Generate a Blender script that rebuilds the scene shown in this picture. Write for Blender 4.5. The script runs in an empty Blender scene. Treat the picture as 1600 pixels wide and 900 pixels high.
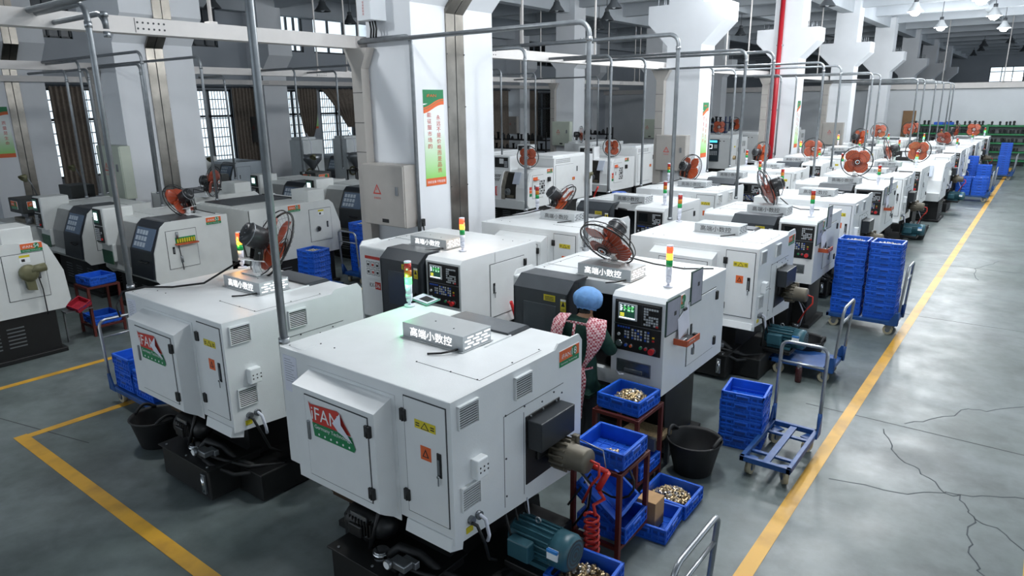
import bpy, bmesh, math, random
from math import sin, cos, pi, radians
from mathutils import Vector, Matrix
random.seed(7)
S = bpy.context.scene
COL = S.collection

# ---------------------------------------------------------------- camera
FPX = 1072.1
yaw, pitch, roll = radians(37.637), radians(15.121), radians(-0.676)
fw = Vector((-sin(yaw)*cos(pitch), cos(yaw)*cos(pitch), -sin(pitch)))
rt = Vector((cos(yaw), sin(yaw), 0)); up = rt.cross(fw)
rt2 = rt*cos(roll) + up*sin(roll); up2 = -rt*sin(roll) + up*cos(roll)
cam = bpy.data.cameras.new('camera'); cam.sensor_width = 36; cam.lens = FPX/1600*36
cam.clip_start = 0.05; cam.clip_end = 300
co = bpy.data.objects.new('camera', cam); COL.objects.link(co)
m = Matrix((rt2, up2, -fw)).transposed().to_4x4(); m.translation = (0, 0, 3.25)
co.matrix_world = m
S.camera = co

# ---------------------------------------------------------------- world, exposure, lights
w = bpy.data.worlds.new('daylight'); S.world = w; w.use_nodes = True
bg = w.node_tree.nodes['Background']; bg.inputs[0].default_value = (0.80, 0.90, 1.0, 1); bg.inputs[1].default_value = 1.0
S.view_settings.view_transform = 'Standard'; S.view_settings.look = 'None'
S.view_settings.gamma = 1; S.view_settings.use_curve_mapping = False
S.view_settings.exposure = 0.95
LAMP_W = 150.0
TOWER_W = .9

# ---------------------------------------------------------------- materials
def lin(h):
    if isinstance(h, str):
        v = [int(h[i:i+2], 16)/255 for i in (0, 2, 4)]
        return [(x/12.92 if x <= .04045 else ((x+.055)/1.055)**2.4) for x in v]
    return list(h)
MATS = {}
def mat(name, col, rough=.5, metal=0, var=.06, scale=6, bump=0, bscale=60, emit=0, spec=.5, coat=0):
    if name in MATS: return MATS[name]
    c = lin(col); M = bpy.data.materials.new(name); M.use_nodes = True
    nt = M.node_tree; b = nt.nodes['Principled BSDF']
    b.inputs['Roughness'].default_value = rough; b.inputs['Metallic'].default_value = metal
    b.inputs['Specular IOR Level'].default_value = spec
    if coat: b.inputs['Coat Weight'].default_value = coat; b.inputs['Coat Roughness'].default_value = .12
    tc = nt.nodes.new('ShaderNodeTexCoord')
    if var:
        n = nt.nodes.new('ShaderNodeTexNoise'); n.inputs['Scale'].default_value = scale; n.inputs['Detail'].default_value = 4
        nt.links.new(tc.outputs['Object'], n.inputs['Vector'])
        r = nt.nodes.new('ShaderNodeMapRange'); r.inputs['From Min'].default_value = .3; r.inputs['From Max'].default_value = .7
        r.inputs['To Min'].default_value = 1-var; r.inputs['To Max'].default_value = 1+var*.5
        nt.links.new(n.outputs['Fac'], r.inputs['Value'])
        x = nt.nodes.new('ShaderNodeMix'); x.data_type = 'RGBA'; x.blend_type = 'MULTIPLY'; x.inputs['Factor'].default_value = 1
        x.inputs[6].default_value = (*c, 1); nt.links.new(r.outputs['Result'], x.inputs[7])
        nt.links.new(x.outputs[2], b.inputs['Base Color'])
    else:
        b.inputs['Base Color'].default_value = (*c, 1)
    if bump:
        n2 = nt.nodes.new('ShaderNodeTexNoise'); n2.inputs['Scale'].default_value = bscale
        nt.links.new(tc.outputs['Object'], n2.inputs['Vector'])
        bp = nt.nodes.new('ShaderNodeBump'); bp.inputs['Strength'].default_value = bump; bp.inputs['Distance'].default_value = .004
        nt.links.new(n2.outputs['Fac'], bp.inputs['Height']); nt.links.new(bp.outputs['Normal'], b.inputs['Normal'])
    if emit:
        b.inputs['Emission Color'].default_value = (*c, 1); b.inputs['Emission Strength'].default_value = emit
    MATS[name] = M; return M

WHITE = mat('machine_white_paint', 'dfe2e3', .33, var=.03, bump=.12, bscale=90)
CREAM = mat('machine_offwhite_paint', 'd4d7d5', .4, var=.04, bump=.1, bscale=90)
SEAM = mat('dark_seam', '3a3d40', .7, var=0)
CHAR = mat('charcoal_paint', '3c4146', .4, var=.08, bump=.1)
BLACK = mat('black_plastic', '141516', .45, var=.1)
BLKMET = mat('oily_black_metal', '0c0d0e', .5, var=.3, scale=9)
GREYM = mat('brushed_grey_metal', '84888c', .35, .7, var=.1)
DKMOT = mat('dark_motor_casting', '6b6558', .5, .3, var=.2)
BLMOT = mat('blue_green_motor_paint', '2f5a66', .4, var=.12)
STEEL = mat('galvanised_steel', 'a4a8ac', .35, .85, var=.12, scale=14)
SIGNG = mat('sign_box_grey_paint', 'b4b8ba', .4, .2, var=.04)
DSTEEL = mat('dark_conduit_steel', '8b9094', .4, .6, var=.15, scale=12)
STAIN = mat('stainless_cover', '85817a', .28, .95, var=.3, scale=3, bump=.5, bscale=4)
CHROME = mat('chrome', 'd0d2d4', .15, 1, var=0)
BLUE = mat('blue_crate_plastic', '1c60d0', .42, var=.12, scale=10)
BLUE2 = mat('dark_blue_trolley_paint', '1d4a86', .42, var=.2, scale=10)
RUBBER = mat('black_rubber', '17181a', .6, var=.2, scale=8)
WHEEL = mat('pale_caster_wheel', 'a79f86', .6, var=.15)
REDBR = mat('red_brown_table_paint', '5a2018', .5, var=.2)
BRASS = mat('brass_fitting', 'd6bd94', .34, .85, var=.2, scale=40)
NICKEL = mat('nickel_fitting', 'ddd3c6', .3, .9, var=.15, scale=40)
GLASSD = mat('smoked_window', '50565b', .12, var=.05)
SCREENF = mat('grey_screen_frame', 'd5d8da', .4, var=0)
SCROFF = mat('dark_screen', '14181a', .12, var=0)
SCRBLU = mat('lit_screen_dark', '1b3a30', .3, var=.4, scale=60, emit=.6)
SCRGRN = mat('screen_green_text', '5fcf70', .3, var=0, emit=.9)
SCRYEL = mat('screen_yellow_text', 'd8d040', .3, var=0, emit=.9)
SCRWHT = mat('screen_white', 'dfeaf5', .3, var=0, emit=1.1)
SCRCYN = mat('screen_cyan', '45b7ef', .3, var=0, emit=1.2)
KEYW = mat('pale_key', 'b9bec2', .5, var=0)
KEYB = mat('blue_key', '2c55b5', .5, var=0)
REDK = mat('red_button', 'c8262a', .4, var=0)
GRNK = mat('green_button', '168a4a', .4, var=0)
YELK = mat('yellow_button', 'd6b32a', .4, var=0)
ORANGEP = mat('orange_print', 'd9622c', .5, var=0)
REDP = mat('red_print', 'c33428', .5, var=.05)
GREENP = mat('green_print', '0f7a48', .5, var=.05)
YELP = mat('yellow_print', 'd3c22a', .5, var=0)
WHP = mat('white_print', 'e8ebec', .5, var=0)
BLKP = mat('black_print', '1c1c1e', .5, var=0)
PAPER = mat('paper', 'd7dae6', .6, var=.04)
LITW = mat('lit_sign_lettering', 'ffffff', .4, var=0, emit=.75)
LRED = mat('red_lens', 'b02a22', .25, var=0)
LAMB = mat('amber_lens', 'c87a1e', .25, var=0)
LGRN = mat('green_lens', '149a4c', .25, var=0)
LREDon = mat('red_lens_glow', 'ff4a2a', .25, var=0, emit=1.2)
LAMBon = mat('amber_lens_lit', 'ff8228', .25, var=0, emit=2.6)
LGRNon = mat('green_lens_lit', '48ff60', .25, var=0, emit=2.4)
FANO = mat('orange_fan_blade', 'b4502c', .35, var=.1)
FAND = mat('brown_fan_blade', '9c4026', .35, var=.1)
WALLW = mat('white_wall_paint', 'd6dade', .75, var=.05, scale=1.2, bump=.05, bscale=30)
WALLG = mat('grey_wall_paint', 'a9afb6', .8, var=.06, scale=1.0)
CEIL = mat('ceiling_concrete', 'b4bac0', .85, var=.1, scale=.8)
COLW = mat('pillar_white_paint', 'dde0e4', .7, var=.04, scale=1.5, bump=.05, bscale=25)
TRUNK = mat('cable_trunking_paint', 'd6d2cf', .55, var=.04)
BOXG = mat('cabinet_grey_paint', 'a9a5a0', .5, var=.05)
BOXP = mat('cabinet_pale_paint', 'bcc4b6', .5, var=.05)
CURT = mat('brown_grey_curtain', '7d7369', .85, var=.2, scale=14)
FRAMED = mat('dark_window_frame', '3c4248', .5, var=.05)
GRN = mat('green_shelf_paint', '1f7a48', .5, var=.1)
REDPIPE = mat('red_fire_pipe', 'b51f2c', .35, var=.05)
SKIN = mat('skin', 'b98a6c', .55, var=.05)
DRESS = mat('dark_green_cloth', '123d33', .8, var=.25, scale=20, bump=.4, bscale=40)
CAPB = mat('light_blue_cap_cloth', '6f9fd6', .8, var=.12, scale=25, bump=.6, bscale=45)
TROUS = mat('dark_trousers', '1d2226', .8, var=.15)
HAIR = mat('black_hair', '0e0c0b', .5, var=.1)
LAMPSH = mat('lamp_shade_dark', '44484c', .5, var=.05)
LAMPW = mat('lamp_shade_white', 'c9cdd0', .5, var=.05)
LAMPG = mat('lit_lamp_glass', 'ffffff', .4, var=0, emit=20)
LAMPO = mat('unlit_lamp_glass', 'c8ccd0', .3, var=0)
REDHOSE = mat('red_coil_hose', 'c4281e', .4, var=.1)
CLEARP = mat('dark_mesh_panel', '4a4e52', .45, .3, var=.1)

def checker_mat():
    M = bpy.data.materials.new('pink_check_cloth'); M.use_nodes = True; nt = M.node_tree; b = nt.nodes['Principled BSDF']
    tc = nt.nodes.new('ShaderNodeTexCoord'); c = nt.nodes.new('ShaderNodeTexChecker'); c.inputs['Scale'].default_value = 55
    c.inputs['Color1'].default_value = (*lin('e8c9cc'), 1); c.inputs['Color2'].default_value = (*lin('b04a58'), 1)
    nt.links.new(tc.outputs['Object'], c.inputs['Vector']); nt.links.new(c.outputs['Color'], b.inputs['Base Color'])
    b.inputs['Roughness'].default_value = .85; return M
CHECK = checker_mat()

def floor_mat():
    M = bpy.data.materials.new('polished_concrete'); M.use_nodes = True; nt = M.node_tree; b = nt.nodes['Principled BSDF']; b.inputs['Specular IOR Level'].default_value = .38
    tc = nt.nodes.new('ShaderNodeTexCoord'); L = nt.links.new
    def noise(s, d, seed=0):
        n = nt.nodes.new('ShaderNodeTexNoise'); n.inputs['Scale'].default_value = s; n.inputs['Detail'].default_value = d
        n.inputs['Roughness'].default_value = .6
        mp = nt.nodes.new('ShaderNodeMapping'); mp.inputs['Location'].default_value = (seed, seed*2, 0)
        L(tc.outputs['Object'], mp.inputs['Vector']); L(mp.outputs[0], n.inputs['Vector']); return n
    n1 = noise(.55, 6); n2 = noise(5, 8, 3); n3 = noise(1.7, 5, 9)
    cr = nt.nodes.new('ShaderNodeValToRGB'); e = cr.color_ramp.elements
    e[0].position = .3; e[0].color = (*lin('5a6562'), 1); e[1].position = .7; e[1].color = (*lin('767f80'), 1)
    L(n1.outputs['Fac'], cr.inputs[0])
    cr2 = nt.nodes.new('ShaderNodeValToRGB'); e = cr2.color_ramp.elements
    e[0].position = .25; e[0].color = (.62, .62, .62, 1); e[1].position = .6; e[1].color = (1.05, 1.05, 1.05, 1)
    L(n2.outputs['Fac'], cr2.inputs[0])
    x = nt.nodes.new('ShaderNodeMix'); x.data_type = 'RGBA'; x.blend_type = 'MULTIPLY'; x.inputs['Factor'].default_value = .7
    L(cr.outputs[0], x.inputs[6]); L(cr2.outputs[0], x.inputs[7])
    n4 = noise(1.1, 7, 21); cr3 = nt.nodes.new('ShaderNodeValToRGB'); e = cr3.color_ramp.elements
    e[0].position = .36; e[0].color = (.6, .6, .6, 1); e[1].position = .5; e[1].color = (1, 1, 1, 1); L(n4.outputs['Fac'], cr3.inputs[0])
    x2 = nt.nodes.new('ShaderNodeMix'); x2.data_type = 'RGBA'; x2.blend_type = 'MULTIPLY'; x2.inputs['Factor'].default_value = .8
    L(x.outputs[2], x2.inputs[6]); L(cr3.outputs[0], x2.inputs[7]); L(x2.outputs[2], b.inputs['Base Color'])
    r = nt.nodes.new('ShaderNodeMapRange'); r.inputs['From Min'].default_value = .3; r.inputs['From Max'].default_value = .7
    r.inputs['To Min'].default_value = .3; r.inputs['To Max'].default_value = .5
    L(n3.outputs['Fac'], r.inputs['Value']); L(r.outputs[0], b.inputs['Roughness'])
    bp = nt.nodes.new('ShaderNodeBump'); bp.inputs['Strength'].default_value = .06; bp.inputs['Distance'].default_value = .01
    L(n2.outputs['Fac'], bp.inputs['Height']); L(bp.outputs['Normal'], b.inputs['Normal'])
    return M
FLOOR = floor_mat()

def yellow_mat():
    M = bpy.data.materials.new('worn_yellow_floor_paint'); M.use_nodes = True; nt = M.node_tree; b = nt.nodes['Principled BSDF']
    tc = nt.nodes.new('ShaderNodeTexCoord'); n = nt.nodes.new('ShaderNodeTexNoise'); n.inputs['Scale'].default_value = 3; n.inputs['Detail'].default_value = 8
    nt.links.new(tc.outputs['Object'], n.inputs['Vector'])
    cr = nt.nodes.new('ShaderNodeValToRGB'); e = cr.color_ramp.elements
    e[0].position = .3; e[0].color = (*lin('b98a2e'), 1); e[1].position = .55; e[1].color = (*lin('dca630'), 1)
    nt.links.new(n.outputs['Fac'], cr.inputs[0]); nt.links.new(cr.outputs[0], b.inputs['Base Color'])
    b.inputs['Roughness'].default_value = .45; return M
YELLOW = yellow_mat()

def pane_mat():
    M = bpy.data.materials.new('window_glass'); M.use_nodes = True; nt = M.node_tree
    for n in list(nt.nodes): nt.nodes.remove(n)
    o = nt.nodes.new('ShaderNodeOutputMaterial'); t = nt.nodes.new('ShaderNodeBsdfTransparent'); g = nt.nodes.new('ShaderNodeBsdfGlossy')
    g.inputs['Roughness'].default_value = .05; t.inputs[0].default_value = (.93, .96, .97, 1)
    fr = nt.nodes.new('ShaderNodeFresnel'); mx = nt.nodes.new('ShaderNodeMixShader')
    nt.links.new(fr.outputs[0], mx.inputs[0]); nt.links.new(t.outputs[0], mx.inputs[1]); nt.links.new(g.outputs[0], mx.inputs[2])
    nt.links.new(mx.outputs[0], o.inputs[0]); return M
PANE = pane_mat()

def banner_mat():
    M = bpy.data.materials.new('banner_green_fade'); M.use_nodes = True; nt = M.node_tree; b = nt.nodes['Principled BSDF']
    tc = nt.nodes.new('ShaderNodeTexCoord'); s = nt.nodes.new('ShaderNodeSeparateXYZ'); nt.links.new(tc.outputs['Object'], s.inputs[0])
    r = nt.nodes.new('ShaderNodeMapRange'); r.inputs['From Min'].default_value = .1; r.inputs['From Max'].default_value = .75
    nt.links.new(s.outputs['Z'], r.inputs['Value'])
    cr = nt.nodes.new('ShaderNodeValToRGB'); e = cr.color_ramp.elements
    e[0].color = (*lin('8fd06a'), 1); e[1].color = (*lin('e6ecea'), 1)
    nt.links.new(r.outputs[0], cr.inputs[0]); nt.links.new(cr.outputs[0], b.inputs['Base Color']); b.inputs['Roughness'].default_value = .4
    return M
BANNER = banner_mat()

# ---------------------------------------------------------------- mesh builder
def frame(o, right, upv):
    r = Vector(right).normalized(); u = Vector(upv).normalized(); n = r.cross(u)
    M = Matrix((r, u, n)).transposed().to_4x4(); M.translation = o; return M
TXT = {}
def text_geo(s):
    if s in TXT: return TXT[s]
    c = bpy.data.curves.new('lettering', 'FONT'); c.body = s; c.resolution_u = 2
    o = bpy.data.objects.new('lettering', c); COL.objects.link(o)
    dg = bpy.context.evaluated_depsgraph_get(); dg.update()
    me = bpy.data.meshes.new_from_object(o.evaluated_get(dg))
    vs = [(v.co.x, v.co.y) for v in me.vertices]; fs = [tuple(p.vertices) for p in me.polygons]
    bpy.data.objects.remove(o); bpy.data.curves.remove(c); bpy.data.meshes.remove(me)
    x0 = min(v[0] for v in vs); x1 = max(v[0] for v in vs); y0 = min(v[1] for v in vs); y1 = max(v[1] for v in vs)
    vs = [((x-x0)/(x1-x0), (y-y0)/(y1-y0)) for x, y in vs]
    TXT[s] = (vs, fs, (x1-x0)/(y1-y0)); return TXT[s]

class MB:
    def __init__(s, M=None):
        s.v = []; s.f = []; s.m = []; s.sm = []; s.mats = []; s.M = M or Matrix(); s.nofix = []
    def mi(s, m):
        if m not in s.mats: s.mats.append(m)
        return s.mats.index(m)
    def add(s, vs, fs, m, smooth=False):
        b = len(s.v); s.v += [s.M @ Vector(v) for v in vs]; k = s.mi(m)
        for f in fs: s.f.append([i+b for i in f]); s.m.append(k); s.sm.append(smooth)
        return s
    def box(s, x0, y0, z0, x1, y1, z1, m, bev=0):
        if x0 > x1: x0, x1 = x1, x0
        if y0 > y1: y0, y1 = y1, y0
        if z0 > z1: z0, z1 = z1, z0
        if not bev:
            vs = [(x, y, z) for x in (x0, x1) for y in (y0, y1) for z in (z0, z1)]
            return s.add(vs, [(0, 1, 3, 2), (4, 6, 7, 5), (0, 4, 5, 1), (2, 3, 7, 6), (0, 2, 6, 4), (1, 5, 7, 3)], m)
        b = min(bev, (x1-x0)/2.01, (y1-y0)/2.01, (z1-z0)/2.01)
        bm = bmesh.new(); vs = [bm.verts.new((x, y, z)) for x in (x0, x1) for y in (y0, y1) for z in (z0, z1)]
        for f in [(0, 1, 3, 2), (4, 6, 7, 5), (0, 4, 5, 1), (2, 3, 7, 6), (0, 2, 6, 4), (1, 5, 7, 3)]: bm.faces.new([vs[i] for i in f])
        bmesh.ops.bevel(bm, geom=bm.edges[:], offset=b, segments=2, affect='EDGES', profile=.5)
        bm.verts.index_update()
        s.add([v.co.copy() for v in bm.verts], [[v.index for v in f.verts] for f in bm.faces], m); bm.free(); return s
    def prism(s, poly, axis, a, b, m):
        n = len(poly)
        def P(p, t): return {'x': (t, p[0], p[1]), 'y': (p[0], t, p[1]), 'z': (p[0], p[1], t)}[axis]
        vs = [P(p, a) for p in poly]+[P(p, b) for p in poly]
        return s.add(vs, [list(range(n)), list(range(2*n-1, n-1, -1))]+[(i, (i+1) % n, n+(i+1) % n, n+i) for i in range(n)], m)
    def cyl(s, p0, p1, r0, m, r1=None, seg=14, cap=True):
        r1 = r0 if r1 is None else r1; p0 = Vector(p0); p1 = Vector(p1); d = (p1-p0).normalized()
        a = d.orthogonal().normalized(); b = d.cross(a); vs = []
        for p, r in ((p0, r0), (p1, r1)):
            for i in range(seg): t = 2*pi*i/seg; vs.append(p+a*cos(t)*r+b*sin(t)*r)
        s.add(vs, [(i, (i+1) % seg, seg+(i+1) % seg, seg+i) for i in range(seg)], m, True)
        if cap: s.add(vs, [list(range(seg))[::-1], list(range(seg, 2*seg))], m)
        return s
    def tube(s, pts, r, m, seg=6, closed=False):
        pts = [Vector(p) for p in pts]; n = len(pts); vs = []; t0 = (pts[1]-pts[0]).normalized(); a = t0.orthogonal().normalized()
        for i, p in enumerate(pts):
            if closed: t = (pts[(i+1) % n]-pts[i-1]).normalized()
            else: t = (pts[min(i+1, n-1)]-pts[max(i-1, 0)]).normalized()
            a = (a-t*a.dot(t)); a = a.normalized() if a.length > 1e-6 else t.orthogonal().normalized(); b = t.cross(a)
            vs += [p+a*cos(2*pi*k/seg)*r+b*sin(2*pi*k/seg)*r for k in range(seg)]
        fs = [(i*seg+k, i*seg+(k+1) % seg, ((i+1) % n)*seg+(k+1) % seg, ((i+1) % n)*seg+k) for i in range(n if closed else n-1) for k in range(seg)]
        s.add(vs, fs, m, True)
        if not closed: s.add(vs, [list(range(seg))[::-1], list(range((n-1)*seg, n*seg))], m)
        return s
    def lathe(s, prof, o, d, m, seg=20):
        d = Vector(d).normalized(); o = Vector(o); a = d.orthogonal().normalized(); b = d.cross(a); vs = []
        for r, h in prof: vs += [o+d*h+a*cos(2*pi*k/seg)*r+b*sin(2*pi*k/seg)*r for k in range(seg)]
        return s.add(vs, [(i*seg+k, i*seg+(k+1) % seg, (i+1)*seg+(k+1) % seg, (i+1)*seg+k) for i in range(len(prof)-1) for k in range(seg)], m, True)
    def ball(s, c, r, m, seg=12, sq=(1, 1, 1)):
        c = Vector(c); vs = []; n = seg//2
        for i in range(n+1):
            t = pi*i/n
            for k in range(seg): u = 2*pi*k/seg; vs.append((c.x+r*sq[0]*sin(t)*cos(u), c.y+r*sq[1]*sin(t)*sin(u), c.z+r*sq[2]*cos(t)))
        return s.add(vs, [(i*seg+k, i*seg+(k+1) % seg, (i+1)*seg+(k+1) % seg, (i+1)*seg+k) for i in range(n) for k in range(seg)], m, True)
    def text(s, t, x, y, wd, h, m, z=.003):
        vs, fs, asp = text_geo(t)
        if wd is None: wd = h*asp
        s.add([(x+a*wd, y+b*h, z) for a, b in vs], fs, m); return s
    def mesh(s, name):
        me = bpy.data.meshes.new(name); me.from_pydata([tuple(v) for v in s.v], [], s.f)
        for q in s.mats: me.materials.append(q)
        me.polygons.foreach_set('material_index', s.m); me.polygons.foreach_set('use_smooth', s.sm)
        bm = bmesh.new(); bm.from_mesh(me); bmesh.ops.remove_doubles(bm, verts=bm.verts, dist=1e-6)
        bmesh.ops.recalc_face_normals(bm, faces=bm.faces); bm.to_mesh(me); bm.free(); return me

CACHE = {}
def cached(key, fn):
    if key not in CACHE: CACHE[key] = fn()
    return CACHE[key]
def link(name, data, parent=None, label=None):
    o = bpy.data.objects.new(name, data); COL.objects.link(o)
    if parent is not None: o.parent = parent
    if label: o['label'] = label
    return o
def part(name, b, parent, label=None): return link(name, b.mesh(name) if isinstance(b, MB) else b, parent, label)
def tag(o, label, cat, group=None):
    o['label'] = label; o['category'] = cat
    if group: o['group'] = group
    return o
def thing(name, label, cat, loc=(0, 0, 0), rz=0, group=None, data=None):
    o = link(name, data); o.location = loc; o.rotation_euler = (0, 0, rz); return tag(o, label, cat, group)
def struct(name, b):
    o = part(name, b, None); o['kind'] = 'structure'; return o
def solid(name, label, cat, b, group=None): return tag(part(name, b, None), label, cat, group)
def arc(c, a, b, r, n=5):
    c, a, b = Vector(c), Vector(a), Vector(b); return [c+a*cos(t)*r+b*sin(t)*r for t in [pi/2*i/n for i in range(n+1)]]
ORD = 'bottom second third fourth fifth sixth seventh eighth ninth tenth eleventh twelfth thirteenth fourteenth fifteenth sixteenth'.split()

# ================================================================ THE SETTING
b = MB(); b.box(-26, -8, -.15, 12, 80, 0, FLOOR); struct('floor', b)
def strip(pts, wd, m, z=.002):
    b = MB()
    for (x0, y0), (x1, y1) in zip(pts, pts[1:]):
        d = Vector((x1-x0, y1-y0, 0)).normalized(); n = Vector((-d.y, d.x, 0))*wd/2; e = d*wd*.3
        p0 = Vector((x0, y0, 0))-e; p1 = Vector((x1, y1, 0))+e
        vs = [p0+n, p0-n, p1-n, p1+n]
        b.add([(v.x, v.y, 0.0) for v in vs]+[(v.x, v.y, z) for v in vs], [(0, 1, 2, 3), (4, 5, 6, 7), (0, 1, 5, 4), (1, 2, 6, 5), (2, 3, 7, 6), (3, 0, 4, 7)], m)
    return b
struct('floor_marking', strip([(-1.26, -2), (-1.26, 40.2)], .115, YELLOW, .003))
struct('floor_marking', strip([(.36, -2), (.36, 12)], .1, YELLOW, .003))
struct('floor_marking', strip([(-7.87, 2.05), (-7.87, 38)], .1, YELLOW, .003))
struct('floor_marking', strip([(-7.9, 1.99), (-1.6, 1.99)], .12, YELLOW, .0042))
struct('floor_marking', strip([(-9.56, -3), (-9.56, 38)], .1, YELLOW, .003))
for yj in (7.51, 11.81, 15.93, 20.2, 24.5, 28.8):
    struct('floor_strip', strip([(-1.7, yj), (8, yj)], .012, SEAM, .001))
struct('floor_strip', strip([(-12, 1.2), (-7.2, 2.35)], .01, SEAM, .001))
CRACK = [[(-.9, 7.33), (-.8, 7.09), (-.7, 6.82), (-.53, 6.68), (-.4, 6.53), (-.26, 6.33), (-.15, 6.38), (-.07, 6.15), (-.02, 6.04), (.13, 6.0), (.28, 5.81), (.5, 5.6)],
         [(-1.1, 6.0), (-.68, 6.08), (-.46, 6.18), (-.26, 6.33), (-.15, 6.38), (.05, 6.5), (.28, 6.62), (.6, 6.7)],
         [(-.75, 7.59), (-.56, 7.85), (-.36, 8.1), (-.26, 8.39), (-.1, 8.42), (.21, 8.79)],
         [(-.02, 6.04), (-.05, 5.81), (-.02, 5.59), (.04, 5.41), (.1, 5.27)],
         [(-.45, 16.9), (-.6, 16.4), (-.79, 15.92), (-.76, 15.41), (-.65, 14.89)]]
for c in CRACK:
    q = [c[0]]
    for p0, p1 in zip(c, c[1:]):
        for t in (.33, .66): q.append((p0[0]+(p1[0]-p0[0])*t+random.uniform(-.03, .03), p0[1]+(p1[1]-p0[1])*t+random.uniform(-.03, .03)))
        q.append(p1)
    struct('floor_line', strip(q, .011, mat('crack_grey', '4c5357', .8, var=.2), .001))

# pillars with crane brackets
PY = [(6.63, 7.43), (7.48, 8.28), (15.95, 16.75), (23.7, 24.5), (31.4, 32.2), (39.1, 39.9), (46.8, 47.6), (54.5, 55.3), (62.2, 63.0)]
HT = 7.0
def pillar(xl, xr, y0, y1, both=True):
    b = MB(); l = xl-.52; r = xr+.52
    p = [(xl, 0), (xr, 0), (xr, 4.5), (r, 5.02), (r, 5.42), (xr, 5.42), (xr, HT), (xl, HT)]
    if both: p += [(xl, 5.42), (l, 5.42), (l, 5.02), (xl, 4.5)]
    b.prism(p, 'y', y0, y1, COLW)
    for x in ((xr+.15, xr+.3, l+.15, l+.3) if both else (xr+.15, xr+.3)):
        for y in (y0+.2, y1-.2): b.cyl((x, y, 5.42), (x, y, 5.62), .015, STEEL, seg=6)
    struct('pillar', b)
for y0, y1 in PY: pillar(-7.55, -6.7, y0, y1)
for y0, y1 in PY[:6]: pillar(-15.95, -15.1, y0, y1)
for y0, y1 in [(6.63, 7.43), (7.48, 8.28), (15.5, 16.5), (23.6, 24.5), (31.4, 32.3), (39.1, 39.9)]: pillar(-24.4, -23.5, y0, y1, False)
# stainless covers over the double pillars' joint
for xr in (-6.7, -15.1, -23.5):
    b = MB()
    for y0, y1 in ((7.27, 7.445), (7.46, 7.63)):
        b.box(xr, y0, 0, xr+.02, y1, 4.42, STAIN, .004)
        b.prism([(xr, 4.42), (xr+.02, 4.42), (xr+.54, 4.96), (xr+.54, 6.9), (xr+.52, 6.9), (xr+.52, 5.0), (xr, 4.47)], 'y', y0, y1, STAIN)
    b.box(xr, 7.44, 0, xr+.012, 7.465, 4.42, SEAM)
    for z in (1.2, 2.1, 3.2, 3.9):
        for y in (7.275, 7.625): b.cyl((xr+.02, y, z), (xr+.028, y, z), .008, SEAM, seg=6)
    struct('pillar_panel', b)

# left wall with windows
GW = [(8.5, 10.3), (10.9, 12.5), (12.9, 14.7), (16.75, 18.0), (18.65, 20.45), (20.9, 22.7), (25, 27), (27.6, 29.6), (30.5, 32.4), (33.9, 35.9), (37.2, 38.8)]
UW = [(8.3, 9.6), (12.7, 14.4), (16.7, 18.1), (18.6, 21.8), (26, 29), (33.5, 36)]
b = MB(); X0, X1 = -24.65, -24.4
def wallrow(z0, z1, op):
    y = -8
    for a, c in op: b.box(X0, y, z0, X1, a, z1, WALLG); y = c
    b.box(X0, y, z0, X1, 80, z1, WALLG)
wallrow(0, 1.1, []); wallrow(1.1, 3.83, GW); wallrow(3.83, 5.3, []); wallrow(5.3, 6.75, UW); wallrow(6.75, 7.6, [])
struct('wall_left', b)
n = 0
for (a, c), z0, z1, cols, rows in [(q, 1.1, 3.83, 8, 8) for q in GW]+[(q, 5.3, 6.75, 4, 1) for q in UW]:
    n += 1; b = MB(); fr = .06; xw = -24.5
    for y in (a+fr/2, c-fr/2): b.box(xw-.05, y-fr/2, z0, xw+.05, y+fr/2, z1, FRAMED)
    for z in (z0+fr/2, z1-fr/2): b.box(xw-.05, a, z-fr/2, xw+.05, c, z+fr/2, FRAMED)
    if rows > 1:
        b.box(xw-.05, a, z0+1.75, xw+.05, c, z0+1.83, FRAMED); b.box(xw-.05, (a+c)/2-.035, z0, xw+.05, (a+c)/2+.035, z1, FRAMED)
        for i in range(1, rows): z = z0+(z1-z0)*i/rows; b.box(xw-.3, a, z-.016, xw-.27, c, z+.016, FRAMED)
        for i in range(1, cols*2): y = a+(c-a)*i/cols/2; b.box(xw-.3, y-.009, z0, xw-.28, y+.009, z1, FRAMED)
    else:
        for i in range(1, cols): y = a+(c-a)*i/cols; b.box(xw-.05, y-.03, z0, xw+.05, y+.03, z1, FRAMED)
    o = struct('window_%d' % n, b)
    b = MB(); b.box(xw-.005, a+.04, z0+.04, xw+.005, c-.04, z1-.04, PANE if n not in (12, 13) else mat('dark_blue_blind', '22323f', .3)); part('pane', b, o)

b = MB(); b.box(-24.42, 8, 3.88, -24.16, 40, 3.93, FRAMED); struct('trim_2', b)
# curtains
def curtain(name, label, ys, zs, x=-24.2, amp=.06, wl=.16):
    # ys(t)->(ya,yb) extent in y at height fraction t (0 top, 1 bottom)
    b = MB(); N, K = 40, 12; vs = []
    z0, z1 = zs
    for off in (0, -.012):
        for k in range(K+1):
            t = k/K; ya, yb = ys(t)
            for i in range(N+1):
                u = i/N; vs.append((x+off+amp*sin(u*2*pi*N/6.5), ya+(yb-ya)*u, z1+(z0-z1)*t))
    W = N+1; H = (K+1)*W; fs = []
    for k in range(K):
        for i in range(N):
            q = k*W+i; fs += [(q, q+1, q+W+1, q+W), (H+q, H+q+W, H+q+W+1, H+q+1)]
    b.add(vs, fs, CURT, True)
    return solid(name, label, 'curtain', b, 'window curtains')
curtain('window_curtain', 'brown-grey curtain hanging straight, at the left end of the window wall', lambda t: (8.6, 9.5), (.5, 3.9))
curtain('window_curtain', 'brown-grey curtain beside the pale wall cabinet behind the thin conduits', lambda t: (9.9, 10.8), (.5, 3.9))
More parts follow.
